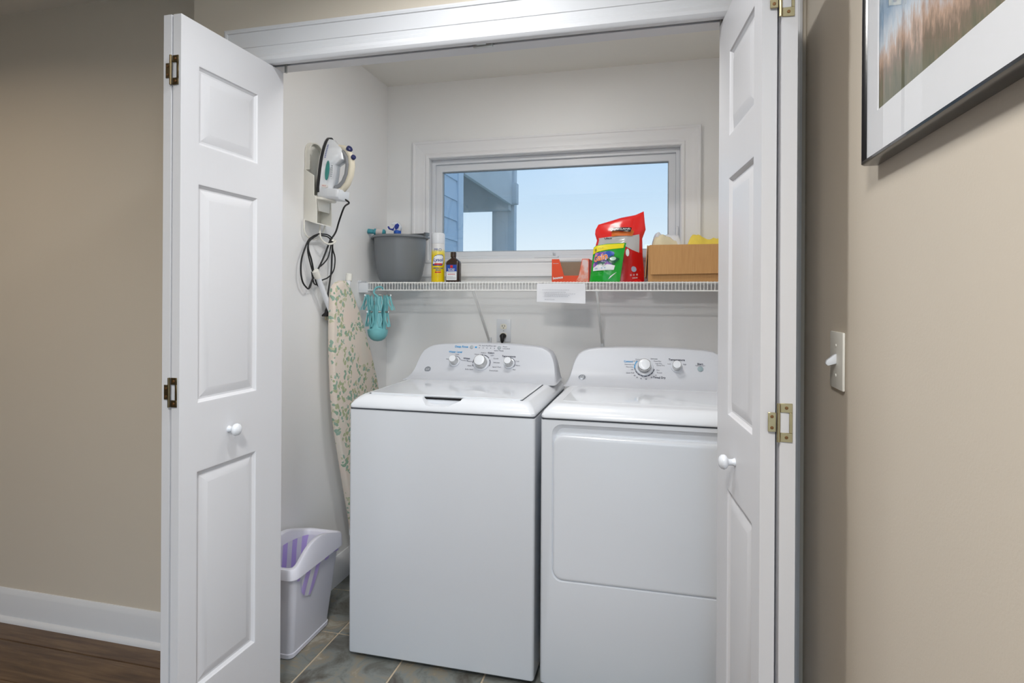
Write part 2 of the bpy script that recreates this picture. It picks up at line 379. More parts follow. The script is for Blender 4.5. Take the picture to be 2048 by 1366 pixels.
# casing around the opening
CAS = [(0, .0), (0, .014), (.003, .018), (.010, .022), (.020, .022), (.028, .017), (.033, .013), (.036, .0135), (.042, .0135), (.0435, .0115), (.057, .0115), (.0585, .0135), (.104, .0155), (.1055, .0185), (.112, .0195), (.118, .017), (.118, 0)]
def casing(name, x0, x1, z0, z1, side, yface, prof, label=None, parent=None, mat=None):
    """mitred piece around the rectangle x0..x1, z0..z1; side T, B, L or R; profile (offset outwards, proud)"""
    A = []; C = []
    for q, h in prof:
        if side == 'T': A.append((x0-q, yface-h, z1+q)); C.append((x1+q, yface-h, z1+q))
        if side == 'B': A.append((x0-q, yface-h, z0-q)); C.append((x1+q, yface-h, z0-q))
        if side == 'L': A.append((x0-q, yface-h, z0 if z0 == 0 else z0-q)); C.append((x0-q, yface-h, z1+q))
        if side == 'R': A.append((x1+q, yface-h, z0 if z0 == 0 else z0-q)); C.append((x1+q, yface-h, z1+q))
    o = B().loft([A, C]).obj(name, mat or trim_m, parent, smooth=25)
    if label: struct(o, label, 'trim')
    return o
casing('trim_1', -1.230, .234, 0, 2.035, 'T', YF, CAS, 'white moulded head casing across the top of the closet opening')
casing('trim_2', -1.230, .234, 0, 2.035, 'R', YF, CAS, 'white moulded side casing behind the right folded doors')
casing('trim_3', -1.230, .234, 0, 2.035, 'L', YF, CAS, 'white moulded side casing behind the left folded doors')
bd = B(); bd.box(OL, OR_, YF, 1.731, OT-.002, OT+.001)
struct(bd.obj('trim_4', trim_m, smooth=0), 'white head jamb board under the top of the opening', 'trim')
tr = thing('door_track', 'white metal sliding track with end bracket under the head casing', 'track', (-.5, 1.66, 2.03))
B().prism([(1.640, OT-.002), (1.640, OT-.011), (1.648, OT-.011), (1.648, OT-.009), (1.643, OT-.009), (1.643, OT-.004), (1.667, OT-.004), (1.667, OT-.009), (1.662, OT-.009), (1.662, OT-.011), (1.670, OT-.011), (1.670, OT-.002)], YZ, OL+.005, OR_-.005).obj('rail', trim_m, tr, smooth=0)
for x in (-1.12, .13): B().lathe([(.004, 0), (.004, .003)], (x, 1.6395, OT-.0065), 10, (0, -1, 0)).obj('screw', steel, tr)
bd = B().box(-.53, -.47, 1.650, 1.660, OT-.018, OT-.0045).box(-.515, -.485, 1.630, 1.6395, OT-.018, OT-.004)
bd.obj('snubber', steel, tr, bevel=.002)
for x in (-1.165, .165): B().lathe([(.004, -.03), (.004, 0)], (x, 1.66, OT-.004), 10).obj('guide_pin', steel, tr)

# ------------------------------------------------------------------ bifold doors
LW, LH, LZ = .405, 2.01, .02
PS0, PS1 = .057, .290
PZ = [(.25, .838), (1.015, 1.605), (1.704, 1.920)]
def leaf(root, corner, far, n_sign, thick):
    a = Vector((corner[0], corner[1], 0)); e = (Vector((far[0], far[1], 0))-a).normalized()
    n = Vector((-e.y, e.x, 0))*n_sign
    P = lambda s, h, z: tuple(a+e*s+n*h+Vector((0, 0, z)))
    bd = B(); zs = [LZ]+[v for p in PZ for v in p]+[LZ+LH]; ss = [0, PS0, PS1, LW]
    idx = {}
    def V(s, h, z):
        k = (round(s, 5), round(h, 5), round(z, 5))
        if k not in idx: idx[k] = len(bd.v); bd.v.append(P(s, h, z))
        return idx[k]
    for i in range(len(zs)-1):
        for j in range(3):
            if j == 1 and i % 2 == 1: continue
            bd.f.append((V(ss[j], 0, zs[i]), V(ss[j+1], 0, zs[i]), V(ss[j+1], 0, zs[i+1]), V(ss[j], 0, zs[i+1])))
            bd.f.append((V(ss[j], -thick, zs[i]), V(ss[j+1], -thick, zs[i]), V(ss[j+1], -thick, zs[i+1]), V(ss[j], -thick, zs[i+1])))
    for i in range(len(zs)-1):
        if i % 2 == 1: bd.f.append((V(ss[1], -thick, zs[i]), V(ss[2], -thick, zs[i]), V(ss[2], -thick, zs[i+1]), V(ss[1], -thick, zs[i+1])))
        for s in (0, LW): bd.f.append((V(s, 0, zs[i]), V(s, -thick, zs[i]), V(s, -thick, zs[i+1]), V(s, 0, zs[i+1])))
    for j in range(3):
        for z in (zs[0], zs[-1]): bd.f.append((V(ss[j], 0, z), V(ss[j+1], 0, z), V(ss[j+1], -thick, z), V(ss[j], -thick, z)))
    lf = bd.obj('leaf', door_m, root, smooth=0)
    for z0, z1 in PZ:
        rings = [[P(s0, h, q0), P(s1, h, q0), P(s1, h, q1), P(s0, h, q1)] for d, h in ((0, 0), (.0035, -.0005), (.006, -.004), (.0115, -.0085), (.0165, -.0085), (.040, -.0012), (.0415, -.0010))
                 for s0, s1, q0, q1 in ((PS0+d, PS1-d, z0+d, z1-d),)]
        B().loft(rings, cap0=False).obj('panel', door_m, lf, smooth=12)
    return P
def knob(root, P, s, z, mat):
    c = Vector(P(s, 0, z)); ax = Vector(P(s, 1, z))-c
    B().lathe([(.0095, -.001), (.0095, .002), (.0075, .006), (.0075, .014), (.010, .017), (.0155, .020), (.0175, .025), (.016, .031), (.011, .0355), (.004, .0375)], c, 28, ax).obj('knob', mat, root, smooth=60)
def hinge(root, xo0, xo1, xi0, xi1, yo, z0, mat, xp):
    z1 = z0+.076; h = B()
    h.box(xo0, xo1, yo-.002, yo, z0, z0+.018).box(xo0, xo1, yo-.002, yo, z1-.018, z1)
    fx = xo1 if abs(xo1-xp) > abs(xo0-xp) else xo0
    s = -1 if fx == xo1 else 1
    h.box(min(fx, fx+s*.006), max(fx, fx+s*.006), yo-.002, yo, z0+.018, z1-.018)
    hg = h.obj('hinge', mat, root, bevel=.0006, seg=1)
    B().box(xi0, xi1, yo-.002, yo, z0+.019, z1-.019).obj('inner_plate', mat, hg, bevel=.0006, seg=1)
    B().lathe([(.0032, 0), (.0032, .076)], (xp, yo-.004, z0), 12).obj('pin', mat, hg)
    xm = (xo0+xo1)/2
    for x, z in ((xm, z0+.009), (xm, z1-.009), ((xi0+xi1)/2, z0+.027), ((xi0+xi1)/2, z1-.027)):
        B().lathe([(.0034, 0), (.003, .0012), (.001, .0014)], (x, yo-.002, z), 10, (0, -1, 0)).obj('screw', M('rusty_screw', (126, 92, 58), .5, .7, nscale=200, namt=.3), hg)
D1 = thing('door_1', 'left pair of white panelled bifold leaves folded open with a round knob', 'door', (-1.2, 1.45, LZ), kind='structure')
P = leaf(D1, (-1.189, 1.256), (-1.175, 1.663), -1, .0245); knob(D1, P, .175, .925, plastic_w)
leaf(D1, (-1.2425, 1.256), (-1.2285, 1.663), 1, .0245)
for z in (1.017, 1.847, .18): hinge(D1, -1.2125, -1.194, -1.2335, -1.2185, 1.2545, z, bronze, -1.2155)
D2 = thing('door_2', 'right pair of white panelled bifold leaves folded open in front of the dryer', 'door', (.22, 1.45, LZ), kind='structure')
P = leaf(D2, (.2018, 1.25), (.159, 1.667), 1, .0285); knob(D2, P, .207, .921, plastic_w)
leaf(D2, (.267, 1.25), (.231, 1.655), -1, .0295)
for z in (1.022, 1.859, .18): hinge(D2, .2385, .2605, .2155, .2305, 1.2475, z, brass, .2345)

# ------------------------------------------------------------------ window
WN = thing('window_1', 'wide white window with moulded casing above the wire shelf', 'window', (-.53, YB, 1.41), kind='structure')
WC = [(0, 0), (0, .010), (.004, .014), (.014, .014), (.020, .009), (.024, .0085), (.0255, .0105), (.040, .0105), (.055, .012), (.062, .0135), (.075, .0145), (.079, .018), (.088, .019), (.090, .016), (.090, 0)]
for sd in 'TBLR': casing('casing', -1.168, .111, 1.505, 2.038, sd, YB, WC, None, WN, M('white_window_trim', (234, 234, 236), .4, nscale=5, namt=.01))
ring = lambda x0, x1, z0, z1, y: [(x0, y, z0), (x1, y, z0), (x1, y, z1), (x0, y, z1)]
def frame_ring(outer, inner, y0, y1, name, mat, parent, bevel=.002):
    a, c = ring(*outer, y0), ring(*inner, y0); e, f = ring(*outer, y1), ring(*inner, y1)
    bd = B(); bd.v = a+c+e+f
    for i in range(4):
        j = (i+1) % 4
        bd.f += [(i, j, 4+j, 4+i), (8+i, 8+j, 12+j, 12+i), (4+i, 4+j, 12+j, 12+i), (i, j, 8+j, 8+i)]
    return bd.obj(name, mat, parent, bevel=bevel, seg=1, smooth=30)
frame_ring((-1.174, .117, 1.501, 2.044), (-1.164, .107, 1.509, 2.034), YB-.003, 3.045, 'jamb_liner', trim_m, WN, 0)
frame_ring((-1.164, .107, 1.509, 2.034), (-1.146, .089, 1.524, 2.012), 2.925, 2.99, 'outer_frame', plastic_w, WN)
sash = frame_ring((-1.146, .089, 1.524, 2.012), (-1.112, .055, 1.548, 1.975), 2.938, 2.978, 'sash', plastic_w, WN)
frame_ring((-1.112, .055, 1.548, 1.975), (-1.108, .051, 1.552, 1.971), 2.952, 2.965, 'gasket', gasket, sash, 0)
B().box(-1.112, .055, 2.957, 2.961, 1.548, 1.975).obj('pane', pane_m, WN, smooth=0)
lt_ = B().box(.090, .100, 2.914, 2.925, 1.60, 1.655).box(.093, .097, 2.902, 2.915, 1.592, 1.606); lt_.obj('latch', plastic_w, WN, bevel=.002)
bd = B().box(-.60, -.48, 2.895, 2.925, 1.5095, 1.517); bd.tube([(-.50, 2.905, 1.517), (-.495, 2.895, 1.530), (-.503, 2.89, 1.533)], .006, 8).tube([(-.60, 2.900, 1.519), (-.50, 2.900, 1.519)], .004, 6)
bd.obj('crank_handle', plastic_w, WN, bevel=0)

# ------------------------------------------------------------------ outside the window
side_c = M('blue_grey_siding', (212, 224, 236), .7, nscale=12, namt=.04, bump=.15, bscale=60)
wood_c = M('weathered_deck_wood', (222, 223, 224), .85, nscale=9, namt=.14, bump=.3, bscale=40, stretch=(1, .3, 1))
WG = thing('house_wing', 'blue grey lap-sided wing of the house outside the window', 'building', (-1.7, 3.7, 0))
B().box(-1.95, -1.515, 3.12, 4.30, -1.2, 3.6).obj('wall_core', side_c, WG, smooth=0)
z = -1.2
while z < 3.5:
    B().prism([(-1.515, z), (-1.497, z), (-1.508, z+.168), (-1.515, z+.168)], XZ, 3.125, 4.30).obj('siding_board', side_c, WG, smooth=0); z += .155
B().box(-1.60, -1.490, 4.30, 4.42, -1.2, 3.6).obj('corner_board', M('pale_blue_trim', (222, 230, 238), .6, nscale=10, namt=.03), WG, bevel=.004)
DK = thing('wooden_deck', 'weathered grey raised wooden deck with post outside the window', 'deck', (-2.6, 6.2, -1.2))
B().box(-1.74, -1.70, 4.55, 6.86, 2.441, 3.30).obj('fascia_board', wood_c, DK, bevel=.004)
B().box(-1.76, -1.644, 6.86, 6.98, 2.455, 2.705).obj('fascia_end', wood_c, DK, bevel=.005)
B().box(-4.4, -1.74, 6.86, 7.0, 2.385, 3.00).obj('rear_beam', wood_c, DK, bevel=.004)
B().box(-1.985, -1.70, 6.995, 7.12, -1.2, 3.30).obj('post', wood_c, DK, bevel=.006)
for k in range(9):
    B().box(-4.4, -1.76, 4.60+k*.25, 4.64+k*.25, 2.78, 2.98).obj('joist', wood_c, DK, smooth=0)
for k in range(17):
    B().box(-4.4, -1.742, 4.55+k*.145, 4.55+k*.145+.138, 3.0, 3.04).obj('deck_board', wood_c, DK, smooth=0)
struct(B().box(-150, 150, -150, 200, -1.4, -1.2).obj('ground', M('pale_sand', (196, 188, 170), .95, nscale=.6, namt=.1), smooth=0), 'pale sandy ground outside below the window', 'ground')

# ================================================================== washer and dryer
def top_cover(x0, x1, y0, y1, zb, zt):
    def rg(i, z, rad):
        pts = []
        a, c, e, f = x0+i, x1-i, y0+i*1.05, y1
        for cx, cy, a0 in ((c-rad, f-.004, 0), (a+rad, f-.004, PI/2)): pts += [(cx+rad*(1 if a0 == 0 else -1), f, z)]
        for cx, cy, a0 in ((a+rad, e+rad, PI), (c-rad, e+rad, 1.5*PI)):
            for k in range(6):
                q = a0+PI/2*k/5; pts.append((cx+rad*math.cos(q), cy+rad*math.sin(q), z))
        return pts
    return [rg(.002, zb, .016), rg(0, zb+.003, .018), rg(.0005, zb+.010, .018), rg(.009, zb+.024, .022), rg(.020, zb+.035, .026), rg(.031, zb+.0425, .030), rg(.041, zt, .034), rg(.05, zt, .03)]
PROF = [(2.352, .949), (2.372, .951), (2.400, .957), (2.428, .968), (2.450, .983), (2.466, 1.002), (2.478, 1.024), (2.488, 1.046), (2.497, 1.066), (2.504, 1.081), (2.510, 1.091), (2.514, 1.0965), (2.518, 1.0995)]
HALFW = [.331, .328, .325, .322, .319, .315, .310, .302, .290, .274, .252, .215, .150]
def face_at(cx, u, z, off=.0012):
    """point on the sloping control panel at height z"""
    for k in range(len(PROF)-1):
        if PROF[k][1] <= z <= PROF[k+1][1] or k == len(PROF)-2:
            q = (z-PROF[k][1])/(PROF[k+1][1]-PROF[k][1]); yy = PROF[k][0]+(PROF[k+1][0]-PROF[k][0])*q
            d = Vector((0, PROF[k+1][0]-PROF[k][0], PROF[k+1][1]-PROF[k][1])).normalized(); n = Vector((0, -d.z, d.y))
            return Vector((cx+u, yy, z))+n*off, n
def console(root, cx):
    rows = []; N = 24
    bd = B()
    for (yy, z), w in zip(PROF, HALFW):
        rows.append([(cx+w*math.sin(PI/2*(-1+2*i/N)*.999)/math.sin(PI/2*.999), yy, z-(.004*(2*i/N-1)**2 if z > 1.08 else 0)) for i in range(N+1)])
    vs = [p for r in rows for p in r]; n = N+1; fs = []
    for k in range(len(rows)-1):
        for i in range(N): fs.append((k*n+i, k*n+i+1, (k+1)*n+i+1, (k+1)*n+i))
    loop = [k*n for k in range(len(rows))]+[(len(rows)-1)*n+i for i in range(1, N+1)]+[k*n+N for k in range(len(rows)-2, -1, -1)]
    base = len(vs); L = len(loop)
    cz = 1.0
    for off, dy, sc in ((.0, .010, 1.012), (0, .030, 1.02), (0, None, 1.0)):
        for i in loop:
            p = Vector(vs[i]); q = Vector((cx+(p.x-cx)*sc, p.y, p.z if p.z < .96 else cz+(p.z-cz)*(1+(sc-1)*1.2)))
            q.y = (p.y+dy) if dy is not None else 2.585
            if p.z < .952 and dy is not None: q.z = p.z
            vs.append(tuple(q))
    seq = [loop]+[list(range(base+k*L, base+(k+1)*L)) for k in range(3)]
    for k in range(3):
        for i in range(L-1): fs.append((seq[k][i], seq[k][i+1], seq[k+1][i+1], seq[k+1][i]))
    fs.append(tuple(seq[3]))
    bd.add(vs, fs)
    return bd.obj('console', console_w, root, smooth=50)
def dial(root, cx, u, z, r, cap):
    p, n = face_at(cx, u, z, 0)
    k = B().lathe([(r, 0), (r, .004), (r*.94, .007), (r*.90, .0075)], p, 36, n).obj('dial', M('clear_grey_skirt', (206, 210, 218), .12, nscale=20, namt=.02, coat=.6), root, smooth=50)
    B().lathe([(r*.80, .006), (r*.76, .012), (cap*1.10, .035), (cap*1.08, .037)], p, 32, n).obj('grip_ring', chrome, k, smooth=40)
    B().lathe([(cap*1.0, .035), (cap*1.0, .0385), (cap*.93, .0396), (cap*.3, .040)], p, 32, n).obj('cap', plastic_w, k, smooth=40)
    return k
def arc(bd, cx, u, z, r, a0, a1, w):
    N = max(2, int(abs(a1-a0)/.15)); vs = []
    for i in range(N+1):
        a = a0+(a1-a0)*i/N
        for q in (r, r+w):
            p, n = face_at(cx, u+q*math.sin(a), z+q*math.cos(a)*.88, .0012); vs.append(tuple(p))
    return bd.add(vs, [(2*i, 2*i+2, 2*i+3, 2*i+1) for i in range(N)])
def fput(bd, cx, u, z, s, size, align='c', **kw):
    return put_text(bd, s, size, lambda a, c: tuple(face_at(cx, u+a, z+c*.9)[0]), align, **kw)
def emblem(root, cx, u, z):
    p, n = face_at(cx, u, z, .0014)
    e = B().lathe([(.0145, 0), (.0145, .0012), (.0135, .0016)], p, 28, n).obj('emblem', M('silver_emblem', (150, 156, 166), .3, .6, nscale=60, namt=.03), root)
    bd = B()
    fput2 = lambda a, c: tuple(face_at(cx, u+a, z-.0045+c*.9, .0042)[0])
    put_text(bd, 'GE', .0135, fput2, 'c', shear=.15); bd.obj('emblem_letters', M('pale_silver', (226, 228, 232), .4, nscale=60, namt=.02), e, smooth=0)
def cabinet(x0, x1, y0, y1, z0, z1):
    r = .010; pts = []
    for cx, cy, a0 in ((x1-r, y1-r, 0), (x0+r, y1-r, PI/2), (x0+r, y0+r, PI), (x1-r, y0+r, 1.5*PI)):
        for i in range(5):
            a = a0+PI/2*i/4; pts.append((cx+r*math.cos(a), cy+r*math.sin(a)))
    ins = lambda k: [((x0+x1)/2+(p[0]-(x0+x1)/2)*(1-k/.343), (y0+y1)/2+(p[1]-(y0+y1)/2)*(1-k/.343)) for p in pts]
    return B().loft([[(a, c, z0) for a, c in ins(.006)], [(a, c, z0+.002) for a, c in ins(.002)], [(a, c, z0+.006) for a, c in pts], [(a, c, z1-.002) for a, c in pts], [(a, c, z1) for a, c in ins(.004)]])
def boolean(o, cutter):
    md = o.modifiers.new('cut', 'BOOLEAN'); md.operation = 'DIFFERENCE'; md.object = cutter; md.solver = 'EXACT'
    dg = bpy.context.evaluated_depsgraph_get(); me = bpy.data.meshes.new_from_object(o.evaluated_get(dg))
    o.modifiers.clear(); old = o.data; me.name = old.name; o.data = me
    for p in me.polygons: p.use_smooth = True
    me.set_sharp_from_angle(angle=math.radians(35))
    bpy.data.objects.remove(cutter)

def feet(root, x0, x1):
    for x in (x0+.05, x1-.05):
        for y in (1.97, 2.52): B().lathe([(.022, 0), (.022, .010), (.009, .012), (.009, .024)], (x, y, 0), 16).obj('foot', black_rub, root)
# ---- washer
wx0, wx1 = -1.078, -.392; wcx = (wx0+wx1)/2
WA = thing('washing_machine', 'white top-loading washing machine with three dials, left of the dryer', 'washing machine', (wcx, 2.26, 0))
feet(WA, wx0, wx1)
cabinet(wx0, wx1, 1.920, 2.585, .018, .900).obj('cabinet', enamel, WA, smooth=40)
B().box(wx0+.004, wx1-.004, 1.924, 2.58, .8995, .9065).obj('seam', dark_gap, WA, smooth=0)
tcv = B().loft(top_cover(wx0, wx1, 1.915, 2.585, .9055, .950)).obj('top_cover', plastic_w, WA, smooth=35)
cut = B().prism([(-.818, .97), (-.648, .97), (-.662, .944), (-.700, .9265), (-.712, .924), (-.770, .924), (-.784, .9265), (-.804, .944)], XZ, 1.89, 1.968).obj('cut', plastic_w, None, smooth=0)
bpy.context.view_layer.update()
boolean(tcv, cut)
B().box(-.806, -.657, 1.9650, 1.972, .9400, .9475).obj('grip_slot_shade', M('slot_shade', (14, 15, 18), .9, nscale=30, namt=.02), WA, smooth=0)  # black strip stands in for the shade in the slit under the lid
B().box(-1.024, -.446, 1.968, 2.349, .9490, .9520).obj('lid_seam', dark_gap, WA, smooth=0)
lid_rings = []
for i, z in ((0, .950), (0, .9535), (.002, .9548), (.005, .9552)):
    lid_rings.append([(a, c, z) for a, c in rrect(-1.0225+i, -.4475-i, 1.9665+i, 2.3475-i, .012, 4)])
B().loft(lid_rings).obj('lid', gloss_w, WA, smooth=35)
console(WA, wcx)
dial(WA, wcx, -.137, 1.020, .0245, .0155); dial(WA, wcx, -.012, 1.017, .037, .0235); dial(WA, wcx, .114, 1.019, .0245, .0155)
for u in (-.068, .060):
    p, n = face_at(wcx, u, 1.084, 0); B().lathe([(.0085, 0), (.0085, .0015), (.0075, .002)], p, 20, n).obj('button', gasket, WA)
emblem(WA, wcx, -.255, .984)
tb, tk = B(), B()
fput(tb, wcx, -.115, 1.081, 'Deep Rinse', .0135, 'c', weight=.0003); fput(tb, wcx, -.140, 1.058, 'Water Level', .0125, weight=.0003); arc(tb, wcx, -.068, 1.084, .016, 1.4, 1.75, .009)
tb.obj('blue_lettering', ink_b, WA, smooth=0)
for i, s in enumerate(('Fill', 'Soak', 'Wash', 'Rinse', 'Spin')):
    u = -.031+i*.0175; fput(tk, wcx, u, 1.089, s, .0075); fput(tk, wcx, u, 1.0805, '.', .022, weight=.0005)
fput(tk, wcx, .108, 1.0455, 'Temperature', .0115, weight=.0003); fput(tk, wcx, .060, 1.0695, 'Start / Pause', .0085)
fput(tk, wcx, .077, 1.087, 'Power', .0075, 'l'); fput(tk, wcx, .077, 1.079, 'Lid Locked', .0075, 'l')
fput(tk, wcx, .026, 1.0585, 'Colors', .0105, weight=.0003); fput(tk, wcx, -.068, 1.032, 'Whites', .0105, 'r', weight=.0003)
for s, u, z, al in (('Heavy', -.030, 1.052, 'r'), ('Medium', -.008, 1.0585, 'c'), ('Light', .025, 1.049, 'l'), ('Casuals', .040, 1.036, 'l'), ('Delicates', .042, 1.019, 'l'), ('Speed Wash', .041, 1.001, 'l'), ('Drain & Spin', .030, .986, 'l'),
                    ('Medium', -.055, 1.021, 'r'), ('Heavy', -.055, 1.003, 'r'), ('Bulky Items', -.045, .988, 'r'), ('Auto', -.163, 1.028, 'r'), ('Large', -.130, 1.049, 'c'), ('Precise Fill', -.108, 1.024, 'l'),
                    ('Cold', .142, 1.027, 'l'), ('Warm', .143, 1.010, 'l'), ('Hot', .134, .993, 'l')):
    fput(tk, wcx, u, z, s, .0078, al)
for a0, a1 in ((-2.0, -1.75), (-1.6, -.8), (-.7, .1), (.2, .9), (1.1, 1.9)): arc(tk, wcx, -.012, 1.017, .0385, a0, a1, .0028)
arc(tk, wcx, -.137, 1.020, .026, -1.0, 1.2, .0018); arc(tk, wcx, .114, 1.019, .026, -1.0, 2.2, .0018)
tk.obj('dark_lettering', ink, WA, smooth=0)
# ---- dryer
dx0, dx1 = -.372, .314; dcx = (dx0+dx1)/2
DR = thing('dryer', 'white front-loading dryer with two dials, half behind the right folded door', 'dryer', (dcx, 2.26, 0))
feet(DR, dx0, dx1)
cb = cabinet(dx0, dx1, 1.920, 2.585, .020, .900).obj('cabinet', enamel, DR, smooth=40)
cut = B()
oc = rrect(-.334, .276, .366, .887, .034, 6)
inn = rrect(-.322, .264, .378, .872, .028, 6)
cut.loft([[(a, 1.90, c) for a, c in oc], [(a, 1.9215, c) for a, c in oc], [(a, 1.936, c) for a, c in inn]])
cut = cut.obj('cut', enamel, None, smooth=0); bpy.context.view_layer.update(); boolean(cb, cut)
dr = [[(a, y, c) for a, c in rrect(-.330+i, .272-i, .371+i, .852-i*1.6, .032, 6)] for i, y in ((0, 1.950), (0, 1.926), (.0015, 1.921), (.0045, 1.9185), (.010, 1.918))]
B().loft(dr).obj('door', enamel, DR, smooth=40)
B().prism(rrect(-.3345, .2765, .3655, .835, .034, 6), XZ, 1.927, 1.934).obj('door_gap_shade', dark_gap, DR, smooth=0)  # dark backing plate stands in for shade inside the door gap
B().box(dx0+.004, dx1-.004, 1.924, 2.58, .8995, .9065).obj('seam', dark_gap, DR, smooth=0)
B().loft(top_cover(dx0, dx1, 1.915, 2.585, .9055, .950)).obj('top_cover', plastic_w, DR, smooth=35)
B().loft([[(a, c, z) for a, c in rrect(dx0+.058+i, dx1-.058-i, 2.005+i, 2.345-i, .012, 4)] for i, z in ((0, .950), (.001, .9508), (.003, .9510))]).obj('top_panel', gloss_w, DR, smooth=35)
console(DR, dcx)
dial(DR, dcx, -.017, 1.020, .036, .0235); dial(DR, dcx, .111, 1.026, .0225, .0160)
p, n = face_at(dcx, .203, 1.022, 0); B().lathe([(.0115, 0), (.0115, .0015), (.0105, .002)], p, 24, n).obj('button', M('blue_grey_button', (140, 158, 164), .45, nscale=40, namt=.03), DR)
emblem(DR, dcx, -.270, .976)
tb, tk = B(), B()
fput(tb, dcx, -.083, 1.040, 'Cottons', .0110, weight=.0003); arc(tb, dcx, -.017, 1.022, .038, -1.75, -1.3, .004); arc(tb, dcx, -.017, 1.022, .038, -1.25, -.85, .004)
tb.obj('blue_lettering', ink_b, DR, smooth=0)
for k in range(8):
    a = 1.75+k*.37; arc(tk, dcx, -.017, 1.022, .038, a, a+.31, .0032)
arc(tk, dcx, -.017, 1.022, .031, .15, .7, .005)
arc(tk, dcx, .111, 1.026, .0205, .1, .75, .003); arc(tk, dcx, .111, 1.026, .0205, -.75, -.1, .003)
fput(tk, dcx, .111, 1.0515, 'Temperature', .0120, weight=.0003); fput(tk, dcx, .203, 1.038, 'Start', .0115, weight=.0003); fput(tk, dcx, .042, .9815, 'Timed Dry', .0110, weight=.0003)
for s, u, z, al in (('Delicates', .008, 1.054, 'l'), ('More Dry', .020, 1.045, 'l'), ('Less Dry', .027, 1.036, 'l'), ('Damp Dry', .032, 1.029, 'l'), ('Dry', .032, 1.010, 'l'), ('Towels', .032, 1.000, 'l'), ('10', .026, .990, 'l'), ('20', .012, .9815, 'c'), ('30', -.010, .975, 'c'), ('40', -.030, .9765, 'c'), ('50', -.046, .980, 'c'), ('60', -.056, .987, 'c'),
                    ('Quick Fluff', -.058, .996, 'r'), ('Off', -.062, 1.009, 'r'), ('More Dry', -.062, 1.019, 'r'), ('Optimum Dry', -.055, 1.029, 'r'), ('Less Dry', -.040, 1.043, 'r'), ('Damp Dry', -.022, 1.050, 'r'), ('Low', .088, 1.036, 'r'), ('High', .136, 1.036, 'l'), ('hold to start', .203, 1.033, 'c')):
    fput(tk, dcx, u, z, s, .0074, al)
tk.obj('dark_lettering', ink, DR, smooth=0)

# ================================================================== wire shelf with its supports
SZ = 1.380
SH = thing('wire_shelf', 'long white wire shelf across the closet below the window', 'shelf', (-.5, 2.75, SZ-.04))
bd = B(); k = 0; x = -1.352
while x < .40:
    bd.tube([(x, 2.892, SZ-.0015), (x, 2.602, SZ-.0015), (x, 2.600, SZ-.004), (x, 2.600, SZ-.040)], .0016, 5); x += .0146
o = bd.obj('deck_wires', wire_m, SH, smooth=60); o['kind'] = 'stuff'
for yy, zz, r in ((2.603, SZ-.0045, .003), (2.600, SZ-.040, .003), (2.70, SZ-.005, .0025), (2.80, SZ-.005, .0025), (2.888, SZ-.005, .003)):
    B().tube([(-1.365, yy, zz), (.415, yy, zz)], r, 8).obj('rod', wire_m, SH)
bd = B().box(-1.4095, -1.362, 2.592, 2.64, SZ-.052, SZ-.004); bd.box(-1.4095, -1.403, 2.585, 2.66, SZ-.004, SZ+.006); bd.tube([(-1.405, 2.60, SZ+.004), (-1.397, 2.60, SZ+.004)], .004, 6)
bd.obj('end_bracket', plastic_w, SH, bevel=.0015)
for x in (-.829, -.256):
    br = B().tube([(x, 2.606, SZ-.036), (x, 2.615, SZ-.05), (x, 2.874, 1.094), (x, 2.884, 1.086)], .0065, 10).obj('brace', wire_m, SH)
    B().box(x-.008, x+.008, 2.876, 2.899, 1.070, 1.104).obj('wall_clip', plastic_w, br, bevel=.002)

# ---- note hanging on the shelf lip
bd = B(); N = 8
vs = [(-.524+.219*i/N, 2.5945-.004*math.sin(PI*i/N)*(1-j/4)-.002*math.sin(2.2*i/N+j), SZ-.008-(.083+.007*i/N)*j/4) for j in range(5) for i in range(N+1)]
bd.add(vs, [(j*(N+1)+i, j*(N+1)+i+1, (j+1)*(N+1)+i+1, (j+1)*(N+1)+i) for j in range(4) for i in range(N)])
bd.v += [(p[0], p[1]+.0006, p[2]) for p in vs]; q = len(vs); bd.f += [tuple(v+q for v in f[::-1]) for f in bd.f[:]]
NT = tag(bd.obj('paper_note', M('white_paper', (232, 233, 238), .8, nscale=30, namt=.01), smooth=60), 'white printed paper note hanging on the front of the wire shelf', 'note')
bd = B()
for x0, z, n, w0 in ((-.499, -.0305, 17, .0075), (-.488, -.041, 12, .0075), (-.488, -.048, 16, .008), (-.488, -.0545, 15, .0075), (-.488, -.0605, 13, .008), (-.487, -.073, 6, .0075)):
    x = x0
    for i in range(n):
        w = w0*random.uniform(.55, 1.25); bd.box(x, x+w*.86, 2.5876, 2.5880, SZ-.008+z, SZ-.008+z+.0017); x += w+.0012
for z in (-.041, -.048, -.0605): bd.box(-.4935, -.4922, 2.5876, 2.5880, SZ-.008+z, SZ-.008+z+.0018)
bd.obj('print_lines', M('note_ink', (168, 170, 178), .6, nscale=80, namt=.03), NT, smooth=0)

